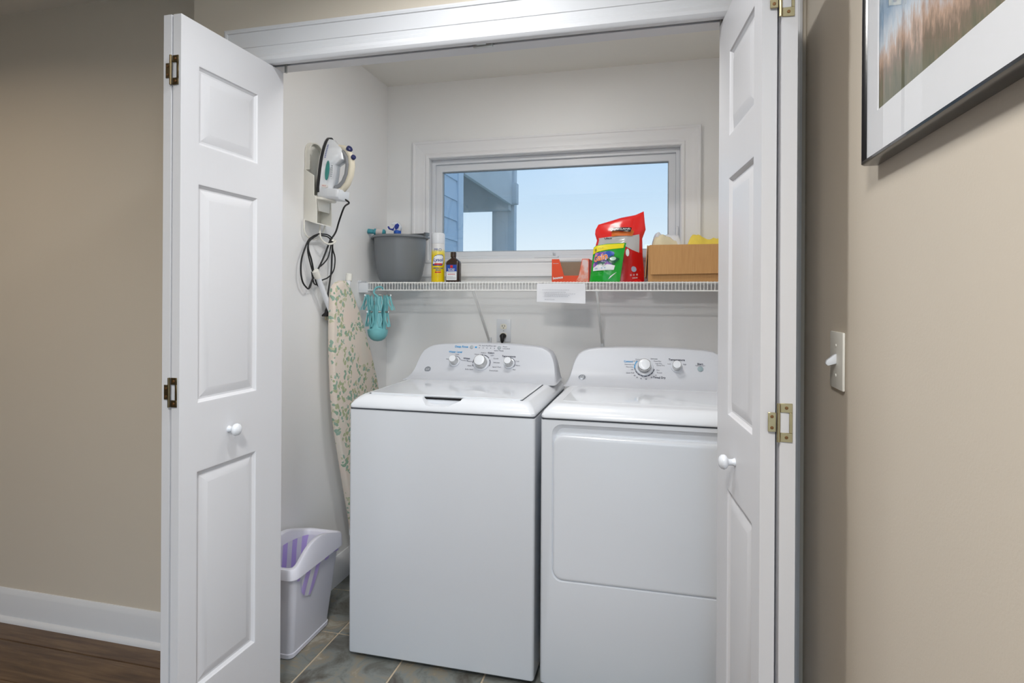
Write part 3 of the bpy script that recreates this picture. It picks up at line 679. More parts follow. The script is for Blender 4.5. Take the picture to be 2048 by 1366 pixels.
# ================================================================== things on the shelf
# ---- grey bucket and its contents
bx, by = -1.262, 2.745
grey = M('grey_bucket_plastic', (118, 122, 126), .42, nscale=8, namt=.03)
BK = thing('bucket', 'round grey plastic bucket standing at the left end of the shelf', 'bucket', (bx, by, SZ))
B().lathe([(.088, .004), (.093, .0), (.098, .006), (.104, .02), (.113, .045), (.1215, .09), (.1265, .14), (.1295, .205), (.131, .225), (.136, .221), (.1415, .222), (.143, .2265), (.140, .233), (.131, .235), (.127, .225), (.1215, .14), (.116, .09), (.107, .045), (.09, .012), (.01, .010)], (bx, by, SZ), 48, cap1=True).obj('shell', grey, BK, smooth=40)
for a0 in (PI, 0):
    B().box(bx+(.130 if a0 == 0 else -.150), bx+(.150 if a0 == 0 else -.130), by-.03, by+.03, SZ+.222, SZ+.231).obj('ear', grey, BK, bevel=.003)
pts = [(bx+.143*math.cos(a), by+.143*math.sin(a)*.86, SZ+.240+.012*math.sin(max(0, min(PI, (a+.25)*.9)))) for a in [(-.18+i*(PI*.80)/16) for i in range(17)]]
rings = []
for i, p_ in enumerate(pts):
    d = Vector((p_[0]-bx, p_[1]-by, 0)).normalized(); p_ = Vector(p_)
    rings.append([tuple(p_+d*u+Vector((0, 0, v))) for u, v in ((-.004, -.008), (.006, -.009), (.007, .008), (-.004, .009))])
B().loft(rings).obj('handle', M('dark_grey_plastic', (92, 95, 98), .4, nscale=8, namt=.03), BK, smooth=30)
# spray bottle in the bucket
sx_, sy_ = -1.275, 2.74
SB = thing('spray_bottle', 'white spray bottle with a dark blue trigger, sticking out of the bucket', 'bottle', (sx_, sy_, SZ+.012))
bodyb = B().lathe([(.030, 0), (.033, .006), (.033, .15), (.028, .18), (.015, .205), (.013, .235)], (sx_, sy_, SZ+.012), 24).obj('flask', plastic_w, SB, smooth=50)
navy = M('navy_plastic', (28, 52, 150), .35, nscale=30, namt=.04)
B().lathe([(.0165, .228), (.0185, .232), (.0185, .250), (.013, .254)], (sx_, sy_, SZ+.012), 20).obj('collar', M('royal_blue_plastic', (36, 92, 190), .35, nscale=30, namt=.04), SB)
B().prism([(-.018, .250), (.018, .250), (.022, .268), (.014, .285), (-.002, .296), (-.028, .290), (-.030, .281), (-.012, .272)], lambda u, v, w: (sx_+u, w, SZ+.012+v), sy_-.011, sy_+.011).obj('head', plastic_w, SB, bevel=.003)
B().prism([(-.004, .254), (.010, .262), (.016, .278), (.006, .288), (-.008, .281), (-.012, .270)], lambda u, v, w: (sx_+u, w, SZ+.012+v), sy_-.013, sy_-.0112).obj('blue_band', navy, SB, bevel=.001)
B().prism([(-.012, .276), (-.006, .262), (-.024, .252), (-.046, .259), (-.053, .272), (-.048, .276), (-.041, .264), (-.024, .262)], lambda u, v, w: (sx_+u, w, SZ+.012+v), sy_-.007, sy_+.007).obj('trigger', navy, SB, bevel=.002)
# teal bottle lying in the bucket
TB = thing('teal_bottle', 'small teal bottle with a pale label, leaning on the left bucket rim', 'bottle', (-1.33, 2.70, SZ+.232))
teal = M('teal_plastic', (62, 146, 160), .4, nscale=25, namt=.06)
ax = Vector((-.85, -.15, .08)).normalized()
B().lathe([(.010, 0), (.0165, .006), (.0165, .055), (.010, .062), (.0115, .066), (.0125, .088), (.006, .091)], (-1.322, 2.70, SZ+.250), 20, ax).obj('flask', teal, TB, smooth=40)
B().lathe([(.0169, .012), (.0169, .045)], (-1.322, 2.70, SZ+.250), 20, ax, False, False).obj('label', M('pale_label', (206, 196, 192), .6, nscale=120, namt=.12), TB)

# ---- disinfectant spray can
cx_, cy_ = -1.036, 2.690; cr = .0325
can_m, t, b = graph('yellow_can_print')
co = nd(t, 'ShaderNodeTexCoord'); s3 = nd(t, 'ShaderNodeSeparateXYZ'); t.links.new(co.outputs['Object'], s3.inputs[0])
mr = nd(t, 'ShaderNodeMapRange'); mr.inputs['From Max'].default_value = .24; t.links.new(s3.outputs['Z'], mr.inputs['Value'])
r6 = ramp(t, [(0, (238, 206, 8)), (.54, (240, 210, 14)), (.62, (240, 224, 110)), (.67, (226, 226, 226))]); t.links.new(mr.outputs[0], r6.inputs[0])
t.links.new(r6.outputs[0], b.inputs['Base Color']); b.inputs['Roughness'].default_value = .22
CN = thing('spray_can', 'tall yellow and white disinfectant spray can between bucket and brown bottle', 'spray can', (cx_, cy_, SZ))
B().lathe([(.028, .002), (.0315, 0), (.0325, .004), (.0325, .185), (.0325, .188)], (cx_, cy_, SZ), 40).obj('can', can_m, CN, smooth=40)
B().lathe([(.0325, .1885), (.0328, .190), (.0328, .231), (.0305, .238), (.026, .2405), (.004, .2415)], (cx_, cy_, SZ), 40).obj('cap', plastic_w, CN, smooth=40)
AF = math.atan2(-cy_, -cx_)     # the printed front looks towards the room
def onc(u, v, off=.0006):
    a = AF+.05+u/cr; return (cx_+(cr+off)*math.cos(a), cy_+(cr+off)*math.sin(a), SZ+v)
def cpatch(poly_rows, mat, name, off):
    bd = B(); N = 14; n = N+1
    vs = [onc(a+(c-a)*i/N, z, off) for z, a, c in poly_rows for i in range(n)]
    bd.add(vs, [(k*n+i, k*n+i+1, (k+1)*n+i+1, (k+1)*n+i) for k in range(len(poly_rows)-1) for i in range(N)])
    return bd.obj(name, mat, CN, smooth=60)
cblue = M('can_blue', (26, 62, 150), .3, nscale=60, namt=.03); cred = M('can_red', (206, 44, 30), .3, nscale=60, namt=.03); cwht = M('can_white', (236, 238, 240), .3, nscale=60, namt=.01)
cpatch([(.080, -.030, .018), (.088, -.032, .024), (.100, -.030, .028), (.118, -.026, .028), (.128, -.018, .026), (.134, -.006, .018)], cblue, 'blue_swash', .0004)
cpatch([(.089, -.030, .020), (.100, -.028, .0255), (.117, -.0245, .0255), (.126, -.017, .0235), (.131, -.006, .016)], cwht, 'white_field', .0007)
cpatch([(.084, -.022, .018), (.092, -.018, .019)], cred, 'red_band', .001)
cpatch([(.0455, -.017, .013), (.0515, -.017, .013)], cred, 'red_strip', .0006)
bd = B(); put_text(bd, 'PRO', .020, lambda u, v: onc(u-.003, .150+v), 'c'); put_text(bd, 'Lysol', .0225, lambda u, v: onc(u-.0025, .101+v, .0012), 'c', shear=.18, weight=.0005)
put_text(bd, 'DISINFECTANT', .0078, lambda u, v: onc(u, .0655+v), 'c', weight=.0003); put_text(bd, 'SPRAY', .0095, lambda u, v: onc(u, .0555+v), 'c', weight=.0003)
bd.obj('lettering', cblue, CN, smooth=0)
bd = B()
for z in (.038, .033, .028, .023): 
    for k in range(5): put_text(bd, '-', .010, lambda u, v: onc(-.014+k*.007+u, z+v), 'c', wide=1.5)
bd.obj('small_print', M('ochre_print', (176, 140, 30), .5, nscale=60, namt=.05), CN, smooth=0)

# ---- brown bottle
qx, qy = -.956, 2.690
amber = M('dark_amber_plastic', (52, 34, 26), .25, nscale=20, namt=.1)
PB = thing('peroxide_bottle', 'dark brown flat-sided bottle with a blue and white label on the shelf', 'bottle', (qx, qy, SZ))
rings = []
for z, hx, hy, r in ((0, .032, .020, .012), (.004, .0345, .022, .012), (.092, .0345, .022, .012), (.101, .032, .020, .012), (.110, .022, .016, .012), (.117, .013, .012, .0115), (.122, .011, .011, .0108)):
    rings.append([(qx+a, qy+c, SZ+z) for a, c in rrect(-hx, hx, -hy, hy, min(r, hx-.0001, hy-.0001), 5)])
B().loft(rings).obj('flask', amber, PB, smooth=45)
B().lathe([(.0125, .121), (.014, .123), (.014, .144), (.0125, .1465), (.003, .147)], (qx-.001, qy, SZ), 24).obj('cap', amber, PB, smooth=35)
lab = B().box(qx-.0285, qx+.0235, qy-.0228, qy-.0222, SZ+.010, SZ+.084).obj('label', cwht, PB, smooth=0)
B().box(qx-.0285, qx+.0235, qy-.0231, qy-.0229, SZ+.052, SZ+.084).obj('blue_panel', M('label_blue', (30, 72, 170), .4, nscale=60, namt=.04), lab, smooth=0)
B().box(qx-.009, qx+.004, qy-.0234, qy-.0232, SZ+.069, SZ+.082).obj('red_square', cred, lab, smooth=0)
bd = B(); f2 = lambda dz: (lambda u, v: (qx-.0025+u, qy-.0235, SZ+dz+v))
put_text(bd, 'Hydrogen', .0085, f2(.0615), 'c', weight=.0002); put_text(bd, 'Peroxide', .0085, f2(.0545), 'c', weight=.0002); bd.obj('white_lettering', cwht, lab, smooth=0)
bd = B(); [bd.box(qx-.021+k*.0075, qx-.015+k*.0075, qy-.0233, qy-.0231, SZ+.037, SZ+.0402) for k in range(5)]; bd.obj('red_lettering', cred, lab, smooth=0)
bd = B()
for z, n in ((.046, 6), (.026, 4), (.021, 6), (.016, 6)):
    for k in range(n): bd.box(qx-.024+k*.0075, qx-.024+k*.0075+.005, qy-.0233, qy-.0231, SZ+z, SZ+z+.0016)
bd.obj('small_print', ink_g, lab, smooth=0)

# ---- orange dispenser box
ORG = M('orange_box_print', (226, 74, 26), .4, nscale=10, namt=.04)
ox0, ox1, oy0, oy1 = -.467, -.297, 2.655, 2.80
OB = thing('dryer_sheet_box', 'open orange dryer sheet box with a cut-away front', 'box', ((ox0+ox1)/2, (oy0+oy1)/2, SZ))
fr_ = [(ox0, 0), (ox1, 0), (ox1, .105), (ox1-.031, .105), (ox1-.046, .029), (ox0+.057, .029), (ox0+.034, .105), (ox0, .105)]
def cpoly(poly, y0, y1, mat, name, parent):
    return B().prism(poly, lambda u, v, w: (u, w, SZ+v), y0, y1).obj(name, mat, parent, smooth=0)
cpoly(fr_, oy0, oy0+.0015, ORG, 'front_panel', OB)
cpoly([(ox0+.002, 0), (ox1-.002, 0), (ox1-.002, .100), (ox0+.002, .100)], oy1-.0015, oy1, card_in, 'back_panel', OB)
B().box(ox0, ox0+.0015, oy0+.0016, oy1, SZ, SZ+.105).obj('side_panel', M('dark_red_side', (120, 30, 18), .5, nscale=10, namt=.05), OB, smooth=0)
B().box(ox1-.0015, ox1, oy0+.0016, oy1, SZ, SZ+.105).obj('side_panel', ORG, OB, smooth=0)
B().box(ox0+.002, ox1-.002, oy0+.002, oy1-.002, SZ+.0005, SZ+.002).obj('bottom_panel', card_in, OB, smooth=0)
blush, t, b = graph('pale_flower_print')
co = nd(t, 'ShaderNodeTexCoord'); n1 = nd(t, 'ShaderNodeTexNoise', Scale=24.0, Detail=3.0); t.links.new(co.outputs['Object'], n1.inputs['Vector'])
r7 = ramp(t, [(.32, (222, 84, 44)), (.48, (230, 150, 128)), (.62, (226, 200, 198))]); t.links.new(n1.outputs['Fac'], r7.inputs[0]); t.links.new(r7.outputs[0], b.inputs['Base Color'])
cpoly([(ox1-.060, .002), (ox1-.003, .002), (ox1-.003, .102), (ox1-.029, .102), (ox1-.045, .028)], oy0-.0006, oy0-.0002, blush, 'printed_corner', OB)
bd = B(); put_text(bd, 'bounce', .0155, lambda u, v: (ox0+.0285+u, oy0-.0007, SZ+.0145+v+u*.12), 'c', weight=.0006); [bd.box(ox0+.006+k*.0052, ox0+.0100+k*.0052, oy0-.0009, oy0-.0006, SZ+.084, SZ+.0856) for k in range(5)]
bd.obj('lettering', cwht, OB, smooth=0)

# ---- pouches
class Pouch:
    def __init__(s, left, right, bottom, top, y_of, depth, flat=.0):
        s.L, s.R, s.Bt, s.T, s.y, s.d, s.fl = left, right, bottom, top, y_of, depth, flat
    @staticmethod
    def along(poly, t):
        t = max(0, min(1, t)); n = len(poly)-1; k = min(int(t*n), n-1); q = t*n-k
        return (poly[k][0]+(poly[k+1][0]-poly[k][0])*q, poly[k][1]+(poly[k+1][1]-poly[k][1])*q)
    def xz(s, u, v):
        l, r, b_, t_ = s.along(s.L, v), s.along(s.R, v), s.along(s.Bt, u), s.along(s.T, u)
        c00, c10, c01, c11 = s.L[0], s.R[0], s.L[-1], s.R[-1]
        return tuple((1-u)*l[i]+u*r[i]+(1-v)*b_[i]+v*t_[i]-((1-u)*(1-v)*c00[i]+u*(1-v)*c10[i]+(1-u)*v*c01[i]+u*v*c11[i]) for i in (0, 1))
    def at(s, u, v, side=-1, off=0.0):
        x, z = s.xz(u, v); k = max(0, math.sin(PI*u))**.6*s.d(u, v)
        rip = .0016*math.sin(23*u+9*v)*math.sin(17*v-6*u)*max(0, math.sin(PI*u)*math.sin(PI*min(1, max(0, v))))
        return (x, s.y(z)+side*(k+rip)-off, SZ+z)
    def mesh(s, nu=26, nv=30):
        bd = B(); n = nu+1
        vs = [s.at(i/nu, j/nv, -1) for j in range(nv+1) for i in range(n)]; q = len(vs)
        vs += [s.at(i/nu, j/nv, 1) for j in range(nv+1) for i in range(n)]
        fs = []
        for j in range(nv):
            for i in range(nu):
                f = (j*n+i, j*n+i+1, (j+1)*n+i+1, (j+1)*n+i); fs += [f, tuple(w+q for w in f[::-1])]
        lp = list(range(n))+[j*n+nu for j in range(1, nv+1)]+[nv*n+i for i in range(nu-1, -1, -1)]+[j*n for j in range(nv-1, 0, -1)]
        for a in range(len(lp)):
            c = lp[(a+1) % len(lp)]; fs.append((lp[a], c, c+q, lp[a]+q))
        bd.add(vs, fs); return bd
    def decal(s, poly, mat, name, parent, off=.001):
        """poly in (u, v); fan with inner rings so that it follows the bulge"""
        cu = sum(p_[0] for p_ in poly)/len(poly); cv = sum(p_[1] for p_ in poly)/len(poly)
        dense = []
        for i in range(len(poly)):
            a, c = poly[i], poly[(i+1) % len(poly)]
            for k in range(4): dense.append((a[0]+(c[0]-a[0])*k/4, a[1]+(c[1]-a[1])*k/4))
        n = len(dense); bd = B(); vs = []; off = off*1.9
        for r in (1, .75, .5, .25, .02): vs += [s.at(cu+(p_[0]-cu)*r, cv+(p_[1]-cv)*r, -1, off) for p_ in dense]
        bd.add(vs, [(k*n+i, k*n+(i+1) % n, (k+1)*n+(i+1) % n, (k+1)*n+i) for k in range(4) for i in range(n)]+[tuple(range(4*n, 5*n))])
        return bd.obj(name, mat, parent, smooth=60)
    def write(s, bd, body, size, u0, v0, W_, H_, off=.002, slope=0, **kw):
        return put_text(bd, body, size, lambda a, c: s.at(u0+a/W_, v0+(c+a*slope)/H_, -1, off*2.1), **kw)
def oval(cu, cv, ru, rv, n=10, rot=0):
    return [(cu+ru*math.cos(2*PI*i/n+rot), cv+rv*math.sin(2*PI*i/n+rot)) for i in range(n)]
film = lambda name, rgb, r=.22: M(name, rgb, r, nscale=14, namt=.05, bump=.25, bscale=30, coat=.2)
# red laundry pouch
red = Pouch([(-.276, .0), (-.279, .08), (-.279, .16), (-.270, .195), (-.279, .225), (-.277, .245), (-.264, .269)],
            [(-.054, .0), (-.056, .06), (-.062, .12), (-.064, .20), (-.049, .241), (-.053, .27), (-.058, .325)],
            [(-.276, 0), (-.165, 0), (-.054, 0)], [(-.264, .269), (-.210, .284), (-.162, .298), (-.113, .306), (-.095, .309), (-.058, .325)],
            lambda z: 2.742, lambda u, v: .045*max(0, 1-v)**.45+.010*(1-v)+.0015)
RP = thing('laundry_pouch', 'large red laundry pouch with a grey band behind the green pouch', 'pouch', (-.165, 2.742, SZ))
red.mesh().obj('bag', film('bright_red_film', (240, 42, 40)), RP, smooth=60)
red.decal([(.02, .005), (.98, .005), (.98, .36), (.66, .40), (.03, .36)], film('deep_red_film', (206, 18, 22)), 'lower_print', RP, .0012)
red.decal([(.05, .36), (.60, .40), (.93, .36), (.94, .50), (.90, .585), (.70, .565), (.55, .55), (.05, .545)], film('silver_band', (196, 196, 198)), 'grey_band', RP, .0014)
red.decal([(.30, .545), (.75, .555), (.76, .65), (.62, .70), (.48, .62), (.30, .67)], film('orange_swash', (232, 118, 40)), 'orange_print', RP, .0036)
red.decal([(.27, .665), (.66, .625), (.685, .735), (.295, .765)], film('black_badge', (40, 30, 32)), 'badge', RP, .0095)
bd = B(); red.write(bd, 'KIRKLAND', .0205,   .475, .672, .225, .30, .0112, slope=-.05, weight=.0004, wide=.78); bd.obj('lettering', cwht, RP, smooth=0)
bd = B(); red.write(bd, 'Ultra', .016, .23, .50, .225, .30, .003, weight=.0005); bd.obj('dark_lettering', ink, RP, smooth=0)
bd = B(); red.write(bd, '= = =', .016, .80, .068, .225, .30, .004, slope=.1); red.write(bd, '===', .014, .82, .035, .225, .30, .004, slope=.1); bd.obj('white_lettering', cwht, RP, smooth=0)
red.decal(oval(.80, .155, .055, .035), film('pale_capsule', (170, 180, 204)), 'capsule_print', RP, .003)
red.decal(oval(.665, .335, .045, .045), cwht, 'round_seal', RP, .003)
# green pouch leaning on it
grn = Pouch([(-.292, .0), (-.286, .05), (-.281, .10), (-.276, .155)], [(-.158, -.0), (-.150, .06), (-.142, .12), (-.132, .174)],
            [(-.292, 0), (-.225, .0), (-.158, 0)], [(-.276, .155), (-.262, .164), (-.215, .171), (-.132, .174)],
            lambda z: 2.640+z*.09, lambda u, v: .016*max(0, math.sin(PI*min(1, v*.8+.12)))+.0012)
GP = thing('pod_pouch', 'green laundry pod pouch with a yellow top strip, in front of the red pouch', 'pouch', (-.22, 2.64, SZ))
grn.mesh().obj('bag', film('green_film', (20, 166, 46)), GP, smooth=60)
yel = film('yellow_strip', (240, 224, 20)); 
grn.decal([(.02, .80), (.5, .83), (.97, .86), (.97, .985), (.5, .985), (.02, .985)], yel, 'yellow_strip', GP, .0012)
prp = film('purple_print', (116, 84, 176)); blu = film('blue_print', (52, 92, 186)); lil = film('lilac_print', (172, 110, 190))
grn.decal([(.12, .42), (.78, .44), (.80, .70), (.62, .80), (.38, .80), (.16, .74)], prp, 'purple_print', GP, .0012)
grn.decal(oval(.68, .72, .13, .08), blu, 'blue_print', GP, .002); grn.decal(oval(.18, .64, .07, .10), blu, 'blue_print', GP, .002)
grn.decal(oval(.28, .76, .10, .05), lil, 'lilac_print', GP, .002); grn.decal(oval(.14, .47, .06, .07), lil, 'lilac_print', GP, .002); grn.decal(oval(.60, .45, .08, .05), lil, 'lilac_print', GP, .002)
grn.decal([(.10, .31), (.80, .30), (.83, .41), (.72, .44), (.40, .50), (.10, .40)], cwht, 'white_field', GP, .0022)
grn.decal([(.62, .57), (.76, .67), (.93, .57), (.78, .43)], film('dark_green_print', (16, 92, 56)), 'capsule_print', GP, .003)
grn.decal(oval(.78, .585, .07, .05), film('pale_green_print', (190, 224, 206)), 'capsule_swirl', GP, .0036)
orl = M('orange_lettering', (244, 130, 30), .4, nscale=60, namt=.04)
bd = B(); grn.write(bd, 'Gain', .040, .40, .575, .14, .165, .0040, slope=.10, weight=.0022); bd.obj('letter_outline', cwht, GP, smooth=0)
bd = B(); grn.write(bd, 'Gain', .040, .40, .575, .14, .165, .0046, slope=.10, weight=.0010); bd.obj('lettering', orl, GP, smooth=0)
bd = B(); grn.write(bd, 'flings!', .018, .46, .475, .14, .165, .0046, slope=.08, shear=.2, weight=.0003); bd.obj('green_lettering', M('green_ink', (20, 120, 60), .5, nscale=60, namt=.03), GP, smooth=0)
bd = B(); grn.write(bd, '50%', .0135, .235, .86, .14, .165, .0030, slope=.08, weight=.0004); grn.write(bd, '= = =', .0095, .46, .878, .14, .165, .0030, slope=.06); bd.obj('dark_lettering', ink, GP, smooth=0)
bd = B(); grn.write(bd, '==', .016, .24, .335, .14, .165, .0034); grn.write(bd, '= =', .016, .50, .335, .14, .165, .0034); bd.obj('blue_lettering', ink_b, GP, smooth=0)
bd = B()
for v in (.24, .17): grn.write(bd, '- - - - -', .010, .33, v, .14, .165, .0030)
bd.obj('small_print', M('pale_green_ink', (120, 210, 150), .5, nscale=60, namt=.03), GP, smooth=0)
grn.decal([(.63, .06), (.70, .10), (.88, .24), (.80, .20), (.70, .14)], cwht, 'white_flash', GP, .003)

# ---- cardboard box with cloths
kx0, kx1, ky0, ky1 = -.036, .345, 2.630, 2.885
CB = thing('cardboard_box', 'brown cardboard box of folded cloths at the right end of the shelf', 'box', ((kx0+kx1)/2, (ky0+ky1)/2, SZ))
bd = B(); bd.box(kx0, kx1, ky0, ky0+.004, SZ, SZ+.158).box(kx0, kx1, ky1-.004, ky1, SZ, SZ+.158).box(kx0, kx0+.004, ky0+.004, ky1-.004, SZ, SZ+.158).box(kx1-.004, kx1, ky0+.004, ky1-.004, SZ, SZ+.158).box(kx0+.004, kx1-.004, ky0+.004, ky1-.004, SZ, SZ+.004)
bd.obj('carton', card_m, CB, smooth=0)
bd = B(); bd.prism([(kx0+.010, SZ+.030), (kx1, SZ+.036), (kx1, SZ+.160), (kx0+.006, SZ+.160)], lambda u, v, w: (u, w-(SZ+.16-v)*.06, v), ky0-.006, ky0-.002)
bd.obj('front_flap', card_m, CB, bevel=.001, seg=1)
B().prism([(ky0+.004, SZ+.020), (ky1-.02, SZ+.020), (ky1-.02, SZ+.160), (ky0+.004, SZ+.160)], lambda u, v, w: (w-(SZ+.16-v)*.06, u, v), kx0-.005, kx0-.001).obj('side_flap', card_m, CB, bevel=.001, seg=1)
def cloth(name, label, mat, x0, x1, y0, y1, z0, hf, seed, group=None):
    rnd = random.Random(seed); ph = [rnd.uniform(0, 6) for _ in range(6)]; N = 26; bd = B(); n = N+1; vs = []
    for j in range(n):
        for i in range(n):
            u, v = i/N, j/N
            e = min(1, 6*min(u, 1-u, v, 1-v))**.5
            h = hf(u, v)*e+.004*e*math.sin(11*u+4*v+ph[0])*math.cos(7*v-5*u+ph[1])+.0035*e*math.sin(25*u+ph[2]-13*v)*math.sin(9*v+ph[5])+.0022*e*math.sin(41*u+30*v+ph[1])
            vs.append((x0+(x1-x0)*u+.006*math.sin(6*v+ph[3]), y0+(y1-y0)*v+.006*math.sin(7*u+ph[4]), z0+max(h, .001)))
    q = len(vs); vs += [(p_[0], p_[1], z0) for p_ in vs]
    fs = []
    for j in range(N):
        for i in range(N):
            f = (j*n+i, j*n+i+1, (j+1)*n+i+1, (j+1)*n+i); fs += [f, tuple(w+q for w in f[::-1])]
    lp = list(range(n))+[j*n+N for j in range(1, n)]+[N*n+i for i in range(N-1, -1, -1)]+[j*n for j in range(N-1, 0, -1)]
    for a in range(len(lp)):
        c = lp[(a+1) % len(lp)]; fs.append((lp[a], c, c+q, lp[a]+q))
    bd.add(vs, fs)
    return tag(bd.obj(name, mat, smooth=70), label, 'cloth', 'cloths in the cardboard box')
cl_m = lambda nm, rgb: M(nm, rgb, .95, nscale=30, namt=.05, bump=.6, bscale=180)
cloth('folded_cloth', 'crumpled cream cloth at the left front of the cardboard box', cl_m('cream_cloth', (226, 214, 182)), kx0+.012, .100, ky0+.012, 2.720, SZ+.10, lambda u, v: .078+.026*math.sin(PI*min(1, u*1.15))-.02*max(0, u-.5), 1)
wc = cloth('folded_cloth', 'white cloth with a blue mark behind the cream one in the cardboard box', cl_m('white_cloth', (226, 227, 232)), kx0+.012, .112, 2.742, 2.870, SZ+.10, lambda u, v: .142-.040*u-.008*math.sin(5*u), 2)
cloth('folded_cloth', 'bright yellow cloth at the right of the cardboard box', cl_m('yellow_cloth', (240, 214, 92)), .127, kx1-.012, ky0+.012, 2.86, SZ+.10, lambda u, v: .112-.034*u+.006*math.cos(7*u), 3)

# ================================================================== the left closet wall
# ---- iron holder
IH = thing('iron_holder', 'cream plastic wall holder under the steam iron', 'holder', (XL, 2.19, 1.60))
rim = [(2.135, 1.62), (2.245, 1.62), (2.245, 1.90)]+[(2.190+.055*math.cos(a*PI/10), 1.905+.048*math.sin(a*PI/10)) for a in range(11)]+[(2.135, 1.90)]
pl_ = B().prism(rim, YZ, XL+.0005, XL+.006).obj('back_plate', plastic_c, IH, bevel=.0015)
bd = B()
path = [(2.137, 1.83), (2.137, 1.90)]+[(2.190-.053*math.cos(a*PI/10), 1.905+.046*math.sin(a*PI/10)) for a in range(11)]+[(2.243, 1.90), (2.243, 1.83)]
rings = [[(XL+.006, y_, z_), (XL+.022, y_, z_), (XL+.022, 2.19+(y_-2.19)*.93, 1.80+(z_-1.80)*.965), (XL+.006, 2.19+(y_-2.19)*.93, 1.80+(z_-1.80)*.965)] for y_, z_ in path]
bd.loft(rings).obj('rim', plastic_c, pl_, smooth=40)
for z_ in (1.90, 1.87, 1.84): B().lathe([(.005, .0), (.004, .003)], (XL+.006, 2.165, z_), 12, (1, 0, 0)).obj('stud', plastic_c, pl_)
side_poly = [(0, 1.832), (.046, 1.803), (.046, 1.722), (.056, 1.716), (.060, 1.660), (.060, 1.604), (0, 1.622)]
for y0_ in (2.132, 2.243):
    B().prism([(XL+u, v) for u, v in side_poly], XZ, y0_, y0_+.005).obj('side_wall', plastic_c, IH, bevel=.001, seg=1)
tray = [(XL+.003, 2.137), (XL+.058, 2.137)]+[(XL+.058+.045*math.sin(a*PI/12), 2.1925-.056*math.cos(a*PI/12)) for a in range(1, 12)]+[(XL+.058, 2.248), (XL+.003, 2.248)]
B().prism(tray, lambda u, v, w: (u, v, w-(u-XL)*.10), 1.712, 1.722).obj('tray', plastic_c, IH, bevel=.002)
B().loft([[(XL+.046, 2.1925-.052, 1.722), (XL+.052, 2.1925-.052, 1.722), (XL+.052, 2.1925+.052, 1.722), (XL+.046, 2.1925+.052, 1.722)], [(XL+.052, 2.1925-.040, 1.660), (XL+.058, 2.1925-.040, 1.660), (XL+.058, 2.1925+.04, 1.660), (XL+.052, 2.1925+.04, 1.660)]]).obj('apron', plastic_c, IH)
B().prism([(XL+.001, 1.622), (XL+.060, 1.604), (XL+.060, 1.608), (XL+.001, 1.626)], XZ, 2.137, 2.248).obj('base_shelf', plastic_c, IH)
B().tube([(XL+.012, 2.118, 1.622), (XL+.014, 2.116, 1.575), (XL+.016, 2.135, 1.553), (XL+.018, 2.175, 1.545), (XL+.022, 2.215, 1.556), (XL+.030, 2.232, 1.585), (XL+.036, 2.235, 1.612)], .0035, 8, sub=4).obj('cord_hook', plastic_c, IH)
B().tube([(XL+.034, 2.200, 1.610), (XL+.036, 2.195, 1.565), (XL+.040, 2.215, 1.540), (XL+.048, 2.245, 1.531), (XL+.055, 2.275, 1.540), (XL+.058, 2.285, 1.552)], .0042, 8, sub=4).obj('cord_hook', plastic_c, IH)

# ---- steam iron: nose up, sole towards the wall
IR = thing('steam_iron', 'white and cream steam iron standing nose-up in the wall holder', 'iron', (-1.37, 2.192, 1.722))
A0 = Vector((-1.361, 2.192, 1.728)); AX_L = Vector((.115, 0, .993)).normalized(); AX_H = Vector((.993, 0, -.115)).normalized(); AX_W = Vector((0, 1, 0))
def ip(l, h, w): return tuple(A0+AX_L*l+AX_H*h+AX_W*w)
def wid(l):      # half width of the sole along its length
    q = l/.245
    return .054*(1 if q < .35 else math.sqrt(max(0, 1-((q-.35)/.65)**2.2)))*(1-.10*max(0, .12-q)/.12)
ls = [.008, .03, .06, .09, .12, .15, .175, .198, .216, .230, .239, .2445]
def sole(h0, h1, k0, k1, name, mat):
    ol = [(l, wid(l)) for l in ls]; loop = [(l, -w) for l, w in ol]+[(l, w) for l, w in reversed(ol)]
    return B().loft([[ip(l, h0, w*k0) for l, w in loop], [ip(l, h1, w*k1) for l, w in loop]]).obj(name, mat, IR, smooth=40)
sole(-.002, .002, .97, 1.0, 'sole_plate', chrome); sole(.002, .015, 1.02, 1.02, 'heat_skirt', M('black_skirt', (26, 26, 30), .3, nscale=20, namt=.05))
rings = []
for l in [.004, .012, .03, .055, .08, .105, .13, .155, .18, .203, .221, .234]:
    w = wid(l)*.98; q = l/.245
    H_ = .052+.006*math.sin(PI*q) if q < .6 else .056*(1-((q-.6)/.4)**2.0)+.020
    H_ = .060 if q < .1 else H_+(.018 if .62 < q < .86 else 0)
    rg_ = []
    for k in range(13):
        a = PI*k/12; cw = math.copysign(abs(math.cos(a))**.7, math.cos(a)); sh_ = math.sin(a)**.62
        rg_.append(ip(l, .015+(H_-.015)*sh_, w*cw*(1-.30*sh_)))
    rings.append(rg_)
B().loft(rings).obj('body', plastic_w, IR, smooth=50)
hp = [(.206, .054), (.205, .074), (.196, .094), (.172, .112), (.135, .121), (.095, .120), (.060, .110), (.034, .092), (.024, .070), (.022, .050)]
def strap(path, hw, hh, name, mat, subd=3):
    P_ = [Vector((l, h, 0)) for l, h in path]; rings = []
    for i, p_ in enumerate(P_):
        d = (P_[min(i+1, len(P_)-1)]-P_[max(i-1, 0)]).normalized(); n_ = Vector((-d.y, d.x, 0))
        r_ = []
        for k in range(12):
            a = 2*PI*k/12; q = p_+n_*hh*math.sin(a); r_.append(ip(q.x, q.y, hw*math.cos(a)))
        rings.append(r_)
    return B().loft(rings).obj(name, mat, IR, smooth=50)
strap(hp, .0165, .0125, 'handle', M('cream_handle', (228, 220, 200), .4, nscale=20, namt=.02))
